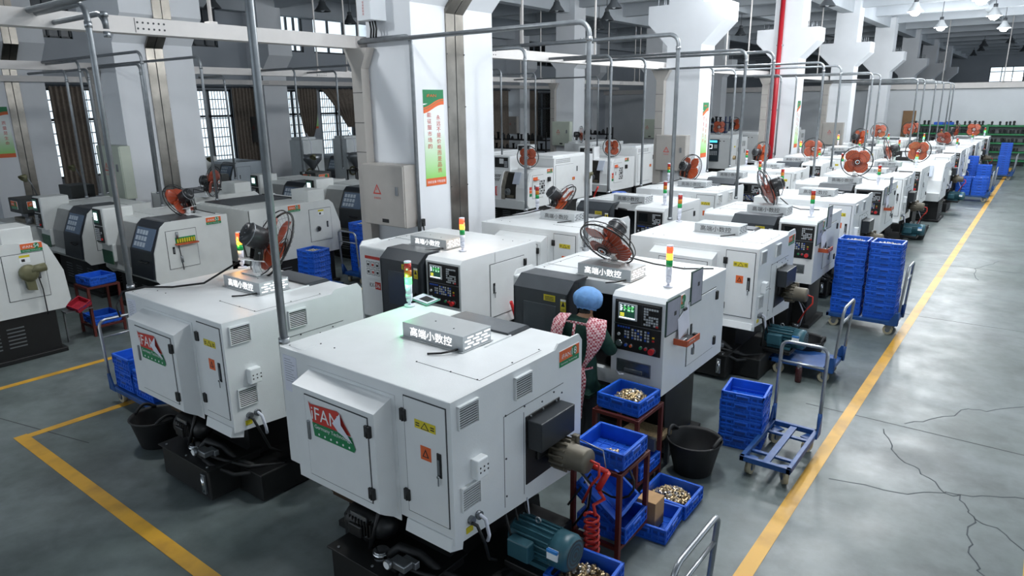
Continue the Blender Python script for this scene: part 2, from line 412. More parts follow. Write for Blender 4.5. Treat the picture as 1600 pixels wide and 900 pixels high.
curtain('window_curtain', 'narrow brown-grey curtain along the left edge of the barred window', lambda t: (12.55, 12.95), (.5, 3.9))
curtain('window_curtain', 'brown-grey curtain gathered at the right edge of the barred window', lambda t: (14.6, 15.45), (.5, 3.9))
curtain('window_curtain', 'brown-grey curtain tapering to a point beside the small wall banner', lambda t: (17.45+.25*t*t, 18.35-.35*t**3), (1.9, 3.9))
curtain('window_curtain', 'brown-grey curtain swagged and tied in a knot across a bright window', lambda t: (18.55+1.35*t**.8, 20.75-.55*t), (2.3, 3.9))
curtain('window_curtain', 'brown-grey curtain hanging straight, just left of the big double pillar', lambda t: (20.9, 22.5), (.5, 3.9))
curtain('window_curtain', 'brown-grey curtain glimpsed just right of the big double pillar', lambda t: (28.6, 31.2), (.5, 3.9))
curtain('window_curtain', 'dark narrow curtain on the right edge of the farthest barred window', lambda t: (35.8, 36.3), (.5, 3.9))
curtain('window_curtain', 'dark narrow curtain on the left edge of the farthest barred window', lambda t: (33.3, 34.0), (.5, 3.9))

# partition at the far end and hall beyond
b = MB(); b.box(-24.4, 42.3, 0, 12, 42.5, 3.66, WALLW); struct('wall_back', b)
b = MB(); b.box(-24.4, 42.05, 3.68, 12, 42.35, 3.95, TRUNK); struct('trim_1', b)
b = MB(); b.box(-24.4, 76, 0, -5.1, 76.2, 7.6, WALLG); b.box(-2.6, 76, 0, 12, 76.2, 7.6, WALLG); b.box(-5.1, 76, 0, -2.6, 76.2, 4.5, WALLG); b.box(-5.1, 76, 5.8, -2.6, 76.2, 7.6, WALLG); struct('wall_far', b)
b = MB()
for x in (-5.1, -4.25, -3.45, -2.66): b.box(x, 76.05, 4.5, x+.06, 76.12, 5.8, FRAMED)
for z in (4.5, 5.35, 5.74): b.box(-5.1, 76.05, z, -2.6, 76.12, z+.06, FRAMED)
o = struct('window_30', b); b = MB(); b.box(-5.1, 76.08, 4.5, -2.6, 76.09, 5.8, PANE); part('pane', b, o)

# ceiling
b = MB(); b.box(-24.6, -8, 7.25, 12, 80, 7.5, CEIL)
y = 1.0
while y < 78: b.box(-24.4, y-.15, 6.75, 12, y+.15, 7.26, CEIL); y += 3.86
for x in (-24.0, -15.525, -7.125, 1.3): b.box(x-.2, -8, 6.55, x+.2, 78, 7.26, CEIL)
for x in (-20, -11.3, -2.9): b.box(x-.12, -8, 6.85, x+.12, 78, 7.26, CEIL)
struct('ceiling', b)
b = MB(); b.box(11.8, -8, 0, 12, 80, 1.2, WALLW); b.box(11.8, -8, 5.5, 12, 80, 7.3, WALLW); struct('wall_right', b)
b = MB(); b.box(-24.6, -8.2, 0, -22, -8, 7.3, WALLW); b.box(-22, -8.2, 3.4, 12, -8, 7.3, WALLW); b.box(-1, -8.2, 0, 12, -8, 4, WALLW); struct('wall_front', b)  # unseen wall, its wide opening shaped to let fill light in

# cable trunking along each pillar row, its posts, hanger rods
def trunk(x, ys, label):
    b = MB(); b.box(x-.1, ys[0], 3.98, x+.1, ys[1], 4.14, TRUNK)
    y = ys[0]+6.6
    while y < ys[1]:
        b.box(x+.1, y, 3.99, x+.102, y+.006, 4.13, SEAM)
        for k in range(6):
            for z in (4.03, 4.09): b.cyl((x+.1, y+.03+k*.055, z), (x+.103, y+.03+k*.055, z), .011, SEAM, seg=6)
        y += 5.6
    solid('cable_trunking', label, 'cable trunking', b, 'overhead cable trunking')
trunk(-7.72, (-3, 42), 'white overhead cable trunking along the row of the big double pillar')
trunk(-16.08, (0, 42), 'white overhead cable trunking along the middle pillar row')
trunk(-23.3, (3, 42), 'grey overhead cable trunking along the window wall')
def post(x, y, label):
    b = MB(); b.box(x-.1, y-.07, 0, x+.1, y+.07, 3.72, BOXG, .005)
    b.prism([(x-.1, 3.72), (x+.1, 3.72), (x+.24, 3.98), (x-.24, 3.98)], 'y', y-.07, y+.07, BOXG)
    for z in (2.6, 3.0, 3.4): b.box(x-.101, y-.072, z, x+.101, y-.07, z+.008, SEAM)
    solid('cable_riser_post', label, 'cable riser', b, 'cable riser posts')
for (y, l) in ((6.54, 'of the big double pillar with the banner'), (15.86, 'of the second pillar with the grey cabinet'), (23.6, 'of the pillar beside the red pipe'), (31.3, 'of the fourth pillar from the front')):
    post(-7.62, y, 'grey flared cable post '+l)
for (y, l) in ((6.54, 'of the left double pillar'), (23.6, 'of the middle-row pillar with the pale cabinet')):
    post(-16.0, y, 'grey flared cable post '+l)
def rod(x, y, z0, z1, label):
    b = MB(); b.cyl((x, y, z0), (x, y, z1), .022, TRUNK, seg=8); b.box(x-.05, y-.05, z0-.02, x+.05, y+.05, z0+.02, TRUNK)
    solid('hanger_rod', label, 'hanger rod', b, 'trunking hanger rods')
for y in (4.5, 10.4, 12.9): rod(-7.72, y, 4.15, 7.25, 'white hanger rod from the ceiling to the trunking of the double-pillar row')
for y in (18.4, 20.2, 22, 26.2, 28.2, 30): rod(-7.72, y, 4.15, 7.25, 'white hanger rod from the ceiling to the trunking between the far white pillars')
for y in (10.5, 12.3, 13.3, 13.8): rod(-16.05, y, 4.15, 7.25, 'white hanger rod from the ceiling to the middle-row trunking, left of the double pillar')
for y in (21.5, 22.8, 28, 30.5, 31): rod(-16.05, y, 4.15, 7.25, 'white hanger rod from the ceiling to the middle-row trunking, right of the double pillar')
rod(-4.75, 41.9, 3.98, 7.25, 'long white hanger rod above the far partition, the left one of two')
rod(-2.2, 41.9, 3.98, 7.25, 'long white hanger rod above the far partition, the right one of two')

# conduits: along x from the trunking, bend, down to the machine
def conduit(x, y, z, zb, label, xs=-7.72, r=.024):
    b = MB(); R = .13; p = [(xs, y, z)]+arc((x-R, y, z-R), (0, 0, 1), (1, 0, 0), R)+[(x, y, zb)]
    b.tube(p, r, DSTEEL, 8); b.cyl((x, y, z-R-.02), (x, y, z-R-.07), r*1.25, STEEL, seg=8); b.cyl((x, y, zb), (x, y, zb+.04), r*1.4, STEEL, seg=8)
    solid('conduit', label, 'conduit', b, 'overhead conduits to the machines')
conduit(-4.1, 2.66, 4.12, 1.62, 'thick steel conduit dropping to the rear left corner of the nearest white machine', r=.028)
conduit(-6.57, 2.72, 4.1, 1.62, 'steel conduit dropping to the rear corner of the amber-lit machine with the fan', r=.026)
conduit(-6.57, 2.86, 4.03, 4.0, 'short bent conduit end beside the leftmost steel conduit')
conduit(-3.99, 6.55, 4.06, 1.62, 'tall steel conduit dropping behind the worker\'s machine', r=.028)
conduit(-4.1, 9.0, 4.1, 1.62, 'tall steel conduit dropping between the second and third machines on the aisle', r=.028)
for x, y, z, l in [(-4.1, 11.6, 4.03, 'steel conduit dropping just left of the tilted fan on the aisle row'), (-4.1, 13.0, 4.07, 'steel conduit dropping just right of the tilted fan on the aisle row'),
    (-3.91, 15.68, 3.975, 'steel conduit dropping right of the red pipe, the first of a pair'), (-4.1, 18, 3.99, 'steel conduit dropping right of the red pipe, the second of a pair'),
    (-4.1, 21.6, 3.93, 'thin far steel conduit left of the small far fan, first of its pair'), (-4.1, 22.7, 3.93, 'thin far steel conduit left of the small far fan, second of its pair'),
    (-3.72, 26.8, 3.86, 'thin far steel conduit in front of the green shelves, leftmost'), (-3.72, 28.4, 3.88, 'thin far steel conduit in front of the green shelves, second from the left'),
    (-3.72, 31.2, 3.88, 'thin far steel conduit in front of the green shelves, third from the left'), (-3.72, 33.5, 3.87, 'thin far steel conduit in front of the green shelves, fourth from the left'),
    (-3.68, 35.6, 3.87, 'thin far steel conduit in front of the green shelves, fifth from the left'), (-3.68, 36.8, 3.86, 'thin far steel conduit in front of the green shelves, sixth from the left')]:
    conduit(x, y, z, 1.62, l)
for y, z, l in [(8.55, 4.03, 'steel conduit dropping just right of the big double pillar'), (11.1, 4.03, 'steel conduit dropping to the left of the dark machine door in the second row'), (12.4, 4.03, 'steel conduit dropping above the second row near the blue stool'),
    (15.75, 3.98, 'steel conduit in front of the dark vertical console, left one'), (17.2, 3.96, 'steel conduit in front of the dark vertical console, right one'), (20.8, 3.92, 'thin conduit in front of the green wall banner on the far pillar, left one'), (22.3, 3.95, 'thin conduit in front of the green wall banner on the far pillar, right one')]:
    conduit(-6.3, y, z, 1.62, l)
for x, y, z, l in [(-14.5, 5.72, 4.09, 'thin conduit to the far left lathe, left one of three together'), (-14.6, 5.9, 3.95, 'thin conduit to the far left lathe, middle one of three together'), (-14.3, 5.4, 3.9, 'thin conduit to the far left lathe, right one of three together'),
    (-11.9, 5.65, 4.12, 'steel conduit down the left double pillar to the lathe with the pendant panel'), (-13.75, 6.48, 4.03, 'steel conduit along the stainless cover of the left double pillar'), (-11.76, 6.57, 4.07, 'steel conduit ending by the round flange on the white lathe roof'),
    (-15, 8.9, 3.9, 'thin conduit in front of the barred window'), (-14.6, 10.5, 4.1, 'thin conduit beside the tapering curtain'), (-14.8, 11.9, 4.08, 'thin conduit in front of the knotted curtain'), (-12.1, 10.63, 4.1, 'thin conduit just left of the double pillar'),
    (-11.7, 14.8, 4.1, 'thin conduit just right of the double pillar above the open lathe'), (-12.3, 17.2, 4.08, 'thin conduit in front of the farthest barred window'), (-12.4, 21, 4.06, 'thin conduit beside the small green wall banner')]:
    conduit(x, y, z, 1.6, l, -16.05)
# conduit down the big pillar
b = MB(); b.tube([(-7.72, 6.595, 4.09)]+arc((-6.78, 6.595, 3.98), (0, 0, 1), (1, 0, 0), .11)+[(-6.67, 6.595, 1.3)], .026, DSTEEL, 8); b.box(-6.7, 6.62, 1.62, -6.66, 6.7, 1.72, BLACK)
b.cyl((-6.66, 6.66, 1.67), (-6.64, 6.66, 1.4), .01, BLACK, seg=6)
solid('conduit', 'steel conduit running down the corner of the big double pillar', 'conduit', b, 'overhead conduits to the machines')
# red fire pipe
b = MB(); b.cyl((-7.3, 23.62, 0), (-7.3, 23.62, 6.55), .075, REDPIPE, seg=12)
for z in (1.5, 2.9, 4.9): b.box(-7.4, 23.6, z, -7.2, 23.7, z+.04, STEEL)
solid('fire_pipe', 'tall red vertical fire pipe against the third white pillar', 'pipe', b)

# electrical cabinets on pillars
def cabinet(x0, x1, y0, y1, z0, z1, m, label, handle=True):
    t = thing('electrical_cabinet', label, 'electrical cabinet', ((x0+x1)/2, (y0+y1)/2, z0), 0, 'pillar electrical cabinets')
    hw = (x1-x0)/2; hd = (y1-y0)/2; h = z1-z0
    b = MB(); b.box(-hw, -hd+.02, 0, hw, hd, h, m, .006); part('cabinet_body', b, t)
    b = MB(); b.box(-hw+.012, -hd, .012, hw-.012, -hd+.022, h-.012, m, .004); d = part('door', b, t)
    b = MB(frame((-hw, -hd-.001, 0), (1, 0, 0), (0, 0, 1))); W = 2*hw
    cx, cy, s = W*.36, h*.6, W*.2
    b.add([(cx-s/2, cy-s*.42, 0), (cx+s/2, cy-s*.42, 0), (cx, cy+s*.42, 0), (cx-s*.33, cy-s*.32, 0), (cx+s*.33, cy-s*.32, 0), (cx, cy+s*.24, 0)], [(0, 1, 4, 3), (1, 2, 5, 4), (2, 0, 3, 5)], REDP)
    b.add([(cx-.01, cy-s*.28, 0), (cx+.03*s, cy-.02*s, 0), (cx-.02*s, cy, 0), (cx+.06*s, cy+.2*s, 0), (cx-.1*s, cy-.06*s, 0), (cx-.02*s, cy-.07*s, 0)], [tuple(range(6))], REDP)
    b.text('有电危险', cx-s*.42, cy-s*.85, s*.84, s*.18, REDP, 0)
    part('warning_sticker', b, d)
    b = MB(); b.box(hw*.62, -hd-.018, h*.52, hw*.74, -hd, h*.66, GREYM, .006); part('latch', b, d)
    if handle:
        b = MB(); b.box(-hw*.1, -hd-.002, h*.06, hw*.22, -hd, h*.12, BLKP); part('nameplate', b, d)
    return t
cabinet(-7.54, -6.72, 6.38, 6.63, 1.62, 2.46, BOXG, 'grey electrical cabinet with red warning triangle on the big double pillar')
cabinet(-7.63, -6.85, 15.72, 15.95, 1.6, 2.45, BOXG, 'grey electrical cabinet on the second pillar behind the fan')
cabinet(-16.05, -15.0, 6.4, 6.63, 1.4, 2.48, BOXP, 'pale green electrical cabinet on the left double pillar behind the conduit')
cabinet(-16.0, -15.15, 23.5, 23.7, 1.55, 2.5, BOXP, 'pale green electrical cabinet right of the farthest barred window')
cabinet(-24.3, -23.6, 15.25, 15.5, 1.9, 2.85, GREYM, 'grey metal wall box on the window-side pillar', False)
cabinet(-24.3, -23.6, 31.2, 31.4, 1.55, 2.5, BOXG, 'small grey electrical cabinet left of the farthest barred window', False)
cabinet(-15.95, -15.1, 31.2, 31.4, 1.5, 2.4, BOXP, 'pale electrical cabinet on a far middle-row pillar beside the blue crates')
cabinet(-7.6, -6.8, 31.2, 31.4, 1.4, 2.3, BOXG, 'grey electrical cabinet on the fourth pillar above the machine roofs', False)
cabinet(-24.3, -23.7, 9.9, 10.2, 1.5, 2.7, BOXP, 'pale cabinet between the two curtains on the window wall', False)
# white upper control box on the big pillar
t = thing('control_box', 'white control box with red lettering high on the big pillar', 'control box', (-7.27, 6.5, 4.3))
b = MB(); b.box(-.13, -.14, 0, .13, .13, .42, WALLW, .005); part('box_body', b, t)
b = MB(frame((-.13, -.142, 0), (1, 0, 0), (0, 0, 1))); b.text('电源控制箱', .03, .27, .2, .05, REDP, 0)
for k in range(5): b.text('安', .11, .06+k*.035, .03, .028, REDP, 0)
part('lettering', b, t)
b = MB()
for dx in (-.05, 0, .05): b.tube([(dx, 0, 0), (dx+.02, .0, -.1), (dx-.02, .02, -.2)], .013, BLACK, 6)
part('cable', b, t)

# banners
def banner(x, y0, y1, z0, z1, label, full=True):
    w, h = y1-y0, z1-z0
    t = thing('wall_banner', label, 'banner', (x, y0, z0), 0)
    F = frame((0, 0, 0), (0, 1, 0), (0, 0, 1))
    b = MB(F); b.box(0, 0, -.0, w, h, .004, BANNER)
    me = b.mesh('banner_sheet'); o = link('banner_sheet', me, t)
    b = MB(F); z = .005
    b.box(0, h*.86, .004, w, h, z, GREENP)
    n = 14
    def wave(o): return [(w*i/n, h*(o-.03*cos(pi*i/n*1.15)+.03*i/n)) for i in range(n+1)]
    for o1, o2, m_ in ((.80, .875, GREENP), (.79, .83, ORANGEP), (.835, .85, ORANGEP)):
        a = wave(o1); c = wave(o2); b.add([(p[0], p[1], z+.0005) for p in a+c], [(i, i+1, n+2+i, n+1+i) for i in range(n)], m_); z += .0006
    part('printed_field', b, t); part('footer_band', MB(F).box(0, 0, .004, w, h*.08, .006, ORANGEP), t)
    b = MB(F); b.text('iFAN', w*.18, h*.925, w*.45, h*.03, ORANGEP, .009)
    if full:
        for i, ch in enumerate('永远不是价格而是品质'): b.text(ch, w*.60, h*(.69-.062*i), w*.2, h*.05, REDP, .007)
        for i, ch in enumerate('能征服市场的'): b.text(ch, w*.16, h*(.72-.065*i), w*.2, h*.05, REDP, .007)
        b.text('持续发展 不断超越', w*.06, h*.025, w*.88, h*.03, WHP, .008)
    else:
        for i, ch in enumerate('质量是生命'): b.text(ch, w*.6, h*(.65-.1*i), w*.2, h*.07, REDP, .007); b.text(ch, w*.16, h*(.68-.1*i), w*.2, h*.07, REDP, .007)
    part('lettering', b, t)
banner(-6.7, 6.79, 7.19, 2.15, 3.43, 'tall green and orange banner with red characters on the big double pillar')
banner(-23.5, 6.72, 7.22, 1.9, 3.3, 'green and orange banner cut off by the left edge of the picture', False)
banner(-24.4, 18.12, 18.5, 2.3, 3.35, 'small green banner on the pier between two windows', False)
banner(-6.7, 24.05, 24.4, 1.7, 3.2, 'narrow green banner on the third white pillar', False)
banner(-6.7, 16.25, 16.6, 1.9, 3.2, 'sliver of green banner on the second white pillar', False)

# high-bay lamps
def bay_lamp(x, y, z, lit, label):
    t = thing('high_bay_lamp', label, 'lamp', (x, y, z), 0, 'lit high bay lamps' if lit else 'unlit high bay lamps')
    m_ = LAMPW if lit else LAMPSH
    link('lamp_shade', cached(('shade', lit), lambda: MB().lathe([(.05, .3), (.09, .28), (.12, .18), (.24, .02), (.25, 0), (.235, .0), (.225, .02), (.11, .16), (.05, .17)], (0, 0, 0), (0, 0, 1), m_, 20).mesh('lamp_shade')), t)
    link('bulb', cached(('bulb', lit), lambda: MB().ball((0, 0, .03 if lit else .06), .17 if lit else .07, LAMPG if lit else LAMPO, 14).mesh('bulb')), t)
    b = MB(); b.cyl((0, 0, .28), (0, 0, 7.25-z), .012, LAMPSH, seg=6); b.cyl((0, 0, .27), (0, 0, .4), .07, LAMPSH, seg=12); part('suspension', b, t)
    if lit:
        L = bpy.data.lights.new('lamp_light', 'POINT'); L.energy = LAMP_W*(1.3 if y > 12 else 1); L.color = (.95, .98, 1); L.shadow_soft_size = .2
        lo = bpy.data.objects.new('lamp_light', L); COL.objects.link(lo); lo.parent = t; lo.location = (0, 0, -.18)
for x, y, l in [(-4.16, 27.4, 'nearer left'), (-4.2, 34.2, 'farther left'), (-2.2, 25.6, 'topmost, cut by the frame edge, of the'), (-2.2, 30.8, 'upper right'), (-2.2, 36.5, 'lower right')]:
    bay_lamp(x, y, 6.0, True, l+' brightly lit high bay lamp above the aisle')
bay_lamp(-5.9, 16, 6.0, True, 'brightly lit lamp beside the bracket of the second pillar')
bay_lamp(-8.8, 17.3, 6.0, True, 'lit lamp at the top edge left of the second pillar')
for x, y in [(-3.6, 20.5), (-3.2, 13.6), (-3.0, 6.4), (-2.2, 20.4), (-2.2, 15.2), (-2.2, 10.0), (-2.2, 4.8), (-8.8, 3.2), (1.8, 22)]:  # unseen lamps: rows continued, the last two added to brighten the floor
    bay_lamp(x, y, 6.0, True, 'lit high bay lamp outside the picture, from the continued rows and added fill')
for x, y, l in [(-18.2, 14.3, 'unlit dark lamp in front of the bright upper windows, left one'), (-20.3, 17.1, 'unlit dark lamp in front of the bright upper windows, right one'), (-19.9, 11.7, 'unlit dark lamp in front of the dark upper window'),
                (-11.2, 19.8, 'unlit lamp right of the middle-row pillar, highest of a row of three'), (-13, 22.5, 'unlit lamp right of the middle-row pillar, middle of a row of three'), (-14.8, 25, 'unlit lamp right of the middle-row pillar, lowest of a row of three'),
                (-6.05, 23.9, 'unlit lamp hanging between the third and fourth white pillars'), (-11.5, 31.6, 'small unlit lamp right of the second pillar bracket'), (-12.9, 19.2, 'unlit lamp just right of the double pillar')]:
    bay_lamp(x, y, 6.0, False, l)
for x, y in [(-2.6, 50), (-4, 52), (-4.5, 57), (-2.3, 60), (-5.4, 63)]: bay_lamp(x, y, 6.2, False, 'small dark lamp in the dim hall beyond the far partition')

# ================================================================ CNC LATHES (two aisle rows)
BACK = frame((0, -.70, 0), (1, 0, 0), (0, 0, 1))      # x right, y up, z out of the rear face
ENDR = frame((.81, 0, 0), (0, 1, 0), (0, 0, 1))       # headstock end
FRONT = frame((0, .70, 0), (-1, 0, 0), (0, 0, 1))     # operator side, x runs to the operator's right
ENDL = frame((-.81, 0, 0), (0, -1, 0), (0, 0, 1))     # control end, x runs from the front to the rear
ZB, ZT = .73, 1.62
def F(M): return MB(M)
def hinge_b(M, x, y, s=.05):
    b = MB(M); b.box(x-s*.45, y-s*.7, 0, x-.003, y+s*.7, .022, BLACK, .004); b.box(x+.003, y-s*.7, 0, x+s*.45, y+s*.7, .022, BLACK, .004); b.cyl((x, y-s*.7, .018), (x, y+s*.7, .018), .008, BLACK, seg=8); return b
def lock_b(M, x, y, h=.16, key=True):
    b = MB(M); b.box(x-.018, y-h/2, 0, x+.018, y+h/2, .014, BLACK, .004); b.box(x-.008, y-h*.35, .012, x+.008, y+h*.25, .02, GREYM)
    if key: b.cyl((x, y-h*.42, .014), (x, y-h*.42, .03), .009, CHROME, seg=8); b.box(x-.004, y-h*.42-.06, .022, x+.004, y-h*.42, .026, GREYM)
    return b
def vent_b(M, x0, y0, x1, y1, n=10):
    b = MB(M); b.box(x0, y0, 0, x1, y1, .006, WHITE); d = (y1-y0)/n
    b.box(x0+.006, y0+.004, .004, x1-.006, y1-.012, .009, BLACK)  # black backing paints in the shade between the slats
    for i in range(n): y = y0+d*i; b.prism([(y+d*.02, .016), (y+d*.26, .011), (y+d*.26, .014), (y+d*.02, .020)], 'x', x0, x1, WHITE)
    for x in (x0, x1-.006): b.box(x, y0, 0, x+.006, y1, .024, WHITE)
    b.box(x0, y1-.012, 0, x1, y1, .027, WHITE); return b
def doorplate(M, x0, y0, x1, y1, m=WHITE, t=.008):
    b = MB(M); b.box(x0-.007, y0-.007, 0, x1+.007, y1+.007, .0025, SEAM); b.box(x0, y0, .001, x1, y1, t, m, .003); return b
def enclosure():
    b = MB(); B_ = .008
    b.box(-.81, -.70, ZB, .81, .12, ZT, WHITE, B_)
    b.box(.36, .10, ZB, .81, .70, ZT-.012, WHITE, .02)
    # control end block with a canted front top
    b.prism([(.10, ZB), (.70, ZB), (.70, 1.575), (.655, ZT-.003), (.10, ZT-.003)], 'x', -.81, -.30, WHITE)
    b.box(-.31, .10, ZB, .37, .69, .86, WHITE)
    b.box(-.31, .10, 1.50, .37, .45, ZT-.003, WHITE, .004)
    b.box(-.302, .119, .86, .362, .126, 1.5, CHAR); b.box(-.305, .12, .86, -.296, .695, 1.5, CHAR); b.box(.355, .12, .86, .362, .69, 1.5, CHAR)
    b.box(-.29, .13, .86, .35, .62, .875, BLKMET)
    # raised headstock end plate with rounded ears
    b.prism([(-.70, ZB-.04), (.70, ZB-.14), (.70, 1.60), (.655, 1.655), (.40, 1.655), (.36, ZT), (-.70, ZT)], 'x', .80, .815, WHITE)
    # screws and seams
    b.M = ENDR
    for x, y in ((.34, 1.32), (.44, 1.28), (.2, 1.3), (-.2, 1.35), (-.2, 1.05), (-.2, .78), (.5, 1.1), (.5, .9), (.0, 1.34)): b.cyl((x, y, 0), (x, y, .01), .007, SEAM, seg=6)
    b.box(-.22, .705, 0, -.216, 1.345, .0065, SEAM); b.box(-.22, 1.345, 0, .46, 1.349, .0065, SEAM); b.box(-.01, .7, 0, -.006, 1.3, .0065, SEAM)
    b.M = Matrix()
    for x, y in ((.2, -.35), (.5, -.35), (.72, -.35), (.72, .0), (.72, .3), (-.6, -.5), (-.75, -.65), (-.45, -.5)): b.cyl((x, y, ZT), (x, y, ZT+.004), .006, SEAM, seg=6)
    b.box(.2, -.352, ZT, .74, -.349, ZT+.0015, SEAM); b.box(.737, -.35, ZT, .74, .3, ZT+.0015, SEAM)
    b.box(-.77, -.66, ZT, -.6, -.54, ZT+.002, WHITE)
    # foot plate hanging at the rear corner
    b.prism([(-.71, .735), (-.60, .735), (-.62, .62), (-.73, .66)], 'x', .42, .80, WHITE)
    return b
def machine_base():
    b = MB()
    b.prism([(-.5, .02), (.62, .02), (.58, .30), (.30, .36), (.30, .74), (-.42, .74), (-.42, .36), (-.5, .3)], 'x', -.5, .52, BLKMET)
    b.box(-.70, -.3, .04, -.42, .36, .74, BLKMET, .01); b.box(.05, -.56, .015, .88, .5, .26, BLKMET, .012)
    b.prism([(-.35, .0), (.45, .0), (.45, .05), (-.35, .05)], 'x', -.78, .86, BLKMET)
    for x in (-.6, .6):
        for y in (-.3, .45): b.cyl((x, y, 0), (x, y, .05), .05, GREYM, seg=10)
    b.box(-.5, -.58, .5, -.15, -.42, .74, mat('oily_brown_metal', '3a2a1a', .45, .3, var=.4)); b.box(-.46, -.62, .56, -.25, -.5, .7, mat('oily_brown_metal', '3a2a1a'))
    return b
def coolant_tank():
    b = MB(); b.box(-.22, -.84, .05, .57, -.36, .33, BLKMET, .01); b.box(-.24, -.86, .325, .59, -.34, .338, BLKMET, .003)
    for x in (-.16, .18, .52): b.cyl((x, -.82, .338), (x, -.82, .346), .01, STEEL, seg=6)
    return b
def pump():
    b = MB(); c = Vector((-.06, -.6, .47)); d = Vector((1, .15, 0)).normalized()
    b.lathe([(0, -.17), (.09, -.17), (.105, -.15), (.105, -.02), (.1, .0), (.1, .14), (.07, .17), (.045, .2), (0, .2)], c, d, BLACK, 18)
    for k in range(9): b.box(c.x-.14+k*.03, c.y-.112, c.z-.05, c.x-.13+k*.03, c.y+.112, c.z+.06, BLACK)
    b.box(c.x-.1, c.y-.1, c.z+.02, c.x+.06, c.y-.09, c.z+.09, GREYM); b.box(c.x-.1, c.y-.13, c.z-.07, c.x+.03, c.y-.09, c.z+.02, BLACK, .01)
    b.cyl((c.x, c.y, .33), (c.x, c.y, .4), .07, BLACK); return b
def hose_parts():
    T = []
    T.append(('hydraulic_hose', MB().tube([(.2, -.7, .36), (.3, -.68, .46), (.42, -.62, .42), (.55, -.56, .3), (.75, -.45, .22), (.84, -.2, .24)], .03, RUBBER, 8)))
    T.append(('hydraulic_hose', MB().tube([(.4, -.78, .36), (.5, -.78, .34), (.64, -.66, .24), (.82, -.4, .22), (.85, 0, .26)], .018, RUBBER, 7)))
    T.append(('hydraulic_hose', MB().tube([(.42, -.72, .37), (.5, -.7, .36), (.68, -.55, .28), (.84, -.3, .25)], .015, RUBBER, 6)))
    T.append(('suction_hose', MB().tube([(.05, -.72, .36), (.06, -.68, .5), (.08, -.6, .72)], .016, BLACK, 6)))
    T.append(('brass_elbow', MB().tube([(.02, -.68, .34), (.02, -.68, .44), (-.02, -.66, .47)], .012, BRASS, 6)))
    b = MB(); b.cyl((.16, -.72, .338), (.16, -.72, .36), .05, GREYM); b.cyl((.16, -.72, .36), (.16, -.72, .39), .058, CHROME); b.cyl((.16, -.72, .39), (.16, -.72, .4), .05, CHROME); T.append(('filler_cap', b))
    b = MB(); b.box(.28, -.78, .338, .36, -.66, .40, BLACK, .01); b.box(.32, -.8, .39, .46, -.72, .44, GREYM, .008); b.box(.36, -.72, .38, .48, -.68, .43, STEEL, .005); T.append(('valve_block', b))
    T.append(('pressure_gauge', MB().cyl((.33, -.795, .42), (.33, -.83, .42), .032, GREYM).cyl((.33, -.83, .42), (.33, -.832, .42), .026, WHP)))
    T.append(('level_gauge', MB().cyl((.49, -.855, .12), (.49, -.855, .26), .018, CHROME, seg=8).box(.465, -.86, .1, .515, -.84, .28, GREYM, .004)))
    T.append(('power_cable', MB().tube([(.82, -.58, .8), (.87, -.56, .78), (.88, -.5, .62), (.84, -.42, .45), (.8, -.3, .35)], .011, BLACK, 6).cyl((.81, -.56, .8), (.84, -.56, .8), .028, GREYM, seg=10)))
    T.append(('power_cable', MB().tube([(.82, -.5, .82), (.87, -.48, .78), (.88, -.46, .66), (.85, -.44, .6)], .012, PAPER, 6).cyl((.81, -.49, .8), (.84, -.49, .8), .028, GREYM, seg=10)))
    T.append(('power_cable', MB().tube([(.82, .02, .66), (.84, .02, .5), (.86, .06, .42), (.9, .1, .4)], .006, PAPER, 5)))
    T.append(('warning_label', MB().box(.812, -.6, .72, .82, -.54, .76, YELP)))
    for k in range(3): T.append(('coolant_hose', MB().tube([(.8, -.2+k*.1, .66), (.84, -.18+k*.1, .45), (.82, .1+k*.1, .3), (.87, .25+k*.08, .2)], .009, RUBBER, 5)))
    return T
def drive_motor():
    b = MB(); c = Vector((.98, -.05, .44))
    b.lathe([(0, -.2), (.1, -.2), (.115, -.17), (.115, .14), (.125, .14), (.125, .24), (.1, .27), (0, .27)], c, (1, 0, 0), BLMOT, 20)
    for k in range(20):
        t = 2*pi*k/20; b.M = Matrix.Translation(c) @ Matrix.Rotation(t, 4, 'X'); b.box(-.17, -.004, .11, .13, .004, .128, BLMOT)
    b.M = Matrix()
    for y in (-.09, .09): b.box(c.x-.15, c.y+y-.02, c.z-.14, c.x+.12, c.y+y+.02, c.z-.1, BLMOT)
    return b
DMC = Vector((.98, -.05, .44))
def fan_grille():
    b = MB(); c = DMC
    for k in range(7): b.cyl((c.x+.271, c.y, c.z), (c.x+.273+k*.0003, c.y, c.z), .1-k*.013, SEAM if k % 2 == 0 else BLMOT, seg=18)
    return b
def terminal_box(): c = DMC; return MB().box(c.x-.14, c.y-.19, c.z-.07, c.x+.03, c.y-.11, c.z+.06, BLMOT, .01)
def rating_sticker(): c = DMC; return MB().box(c.x+.14, c.y-.135, c.z+.0, c.x+.22, c.y-.115, c.z+.07, WHP).box(c.x+.14, c.y-.137, c.z+.05, c.x+.22, c.y-.117, c.z+.07, mat('blue_print', '2f7fc4', .5, var=0))
def lifting_eye(): c = DMC; return MB().tube([(c.x-.02+.02*cos(t), c.y, c.z+.14+.02*sin(t)) for t in [2*pi*i/10 for i in range(10)]], .006, STEEL, 6, True)
def motor_plate(): return MB().box(.8, -.22, .26, 1.12, .14, .31, BLKMET, .008)
def motor_cover():
    b = MB(ENDR)
    b.box(.01, .76, 0, .41, 1.26, .012, BLACK, .004); b.box(.02, 1.03, .01, .42, 1.235, .13, mat('black_cover_paint', '22262a', .35, var=.1), .006); b.box(.12, .9, .01, .40, 1.04, .03, BLACK, .01)
    for x in (.06, .2, .36): b.cyl((x, 1.25, .01), (x, 1.25, .02), .007, STEEL, seg=6)
    return b
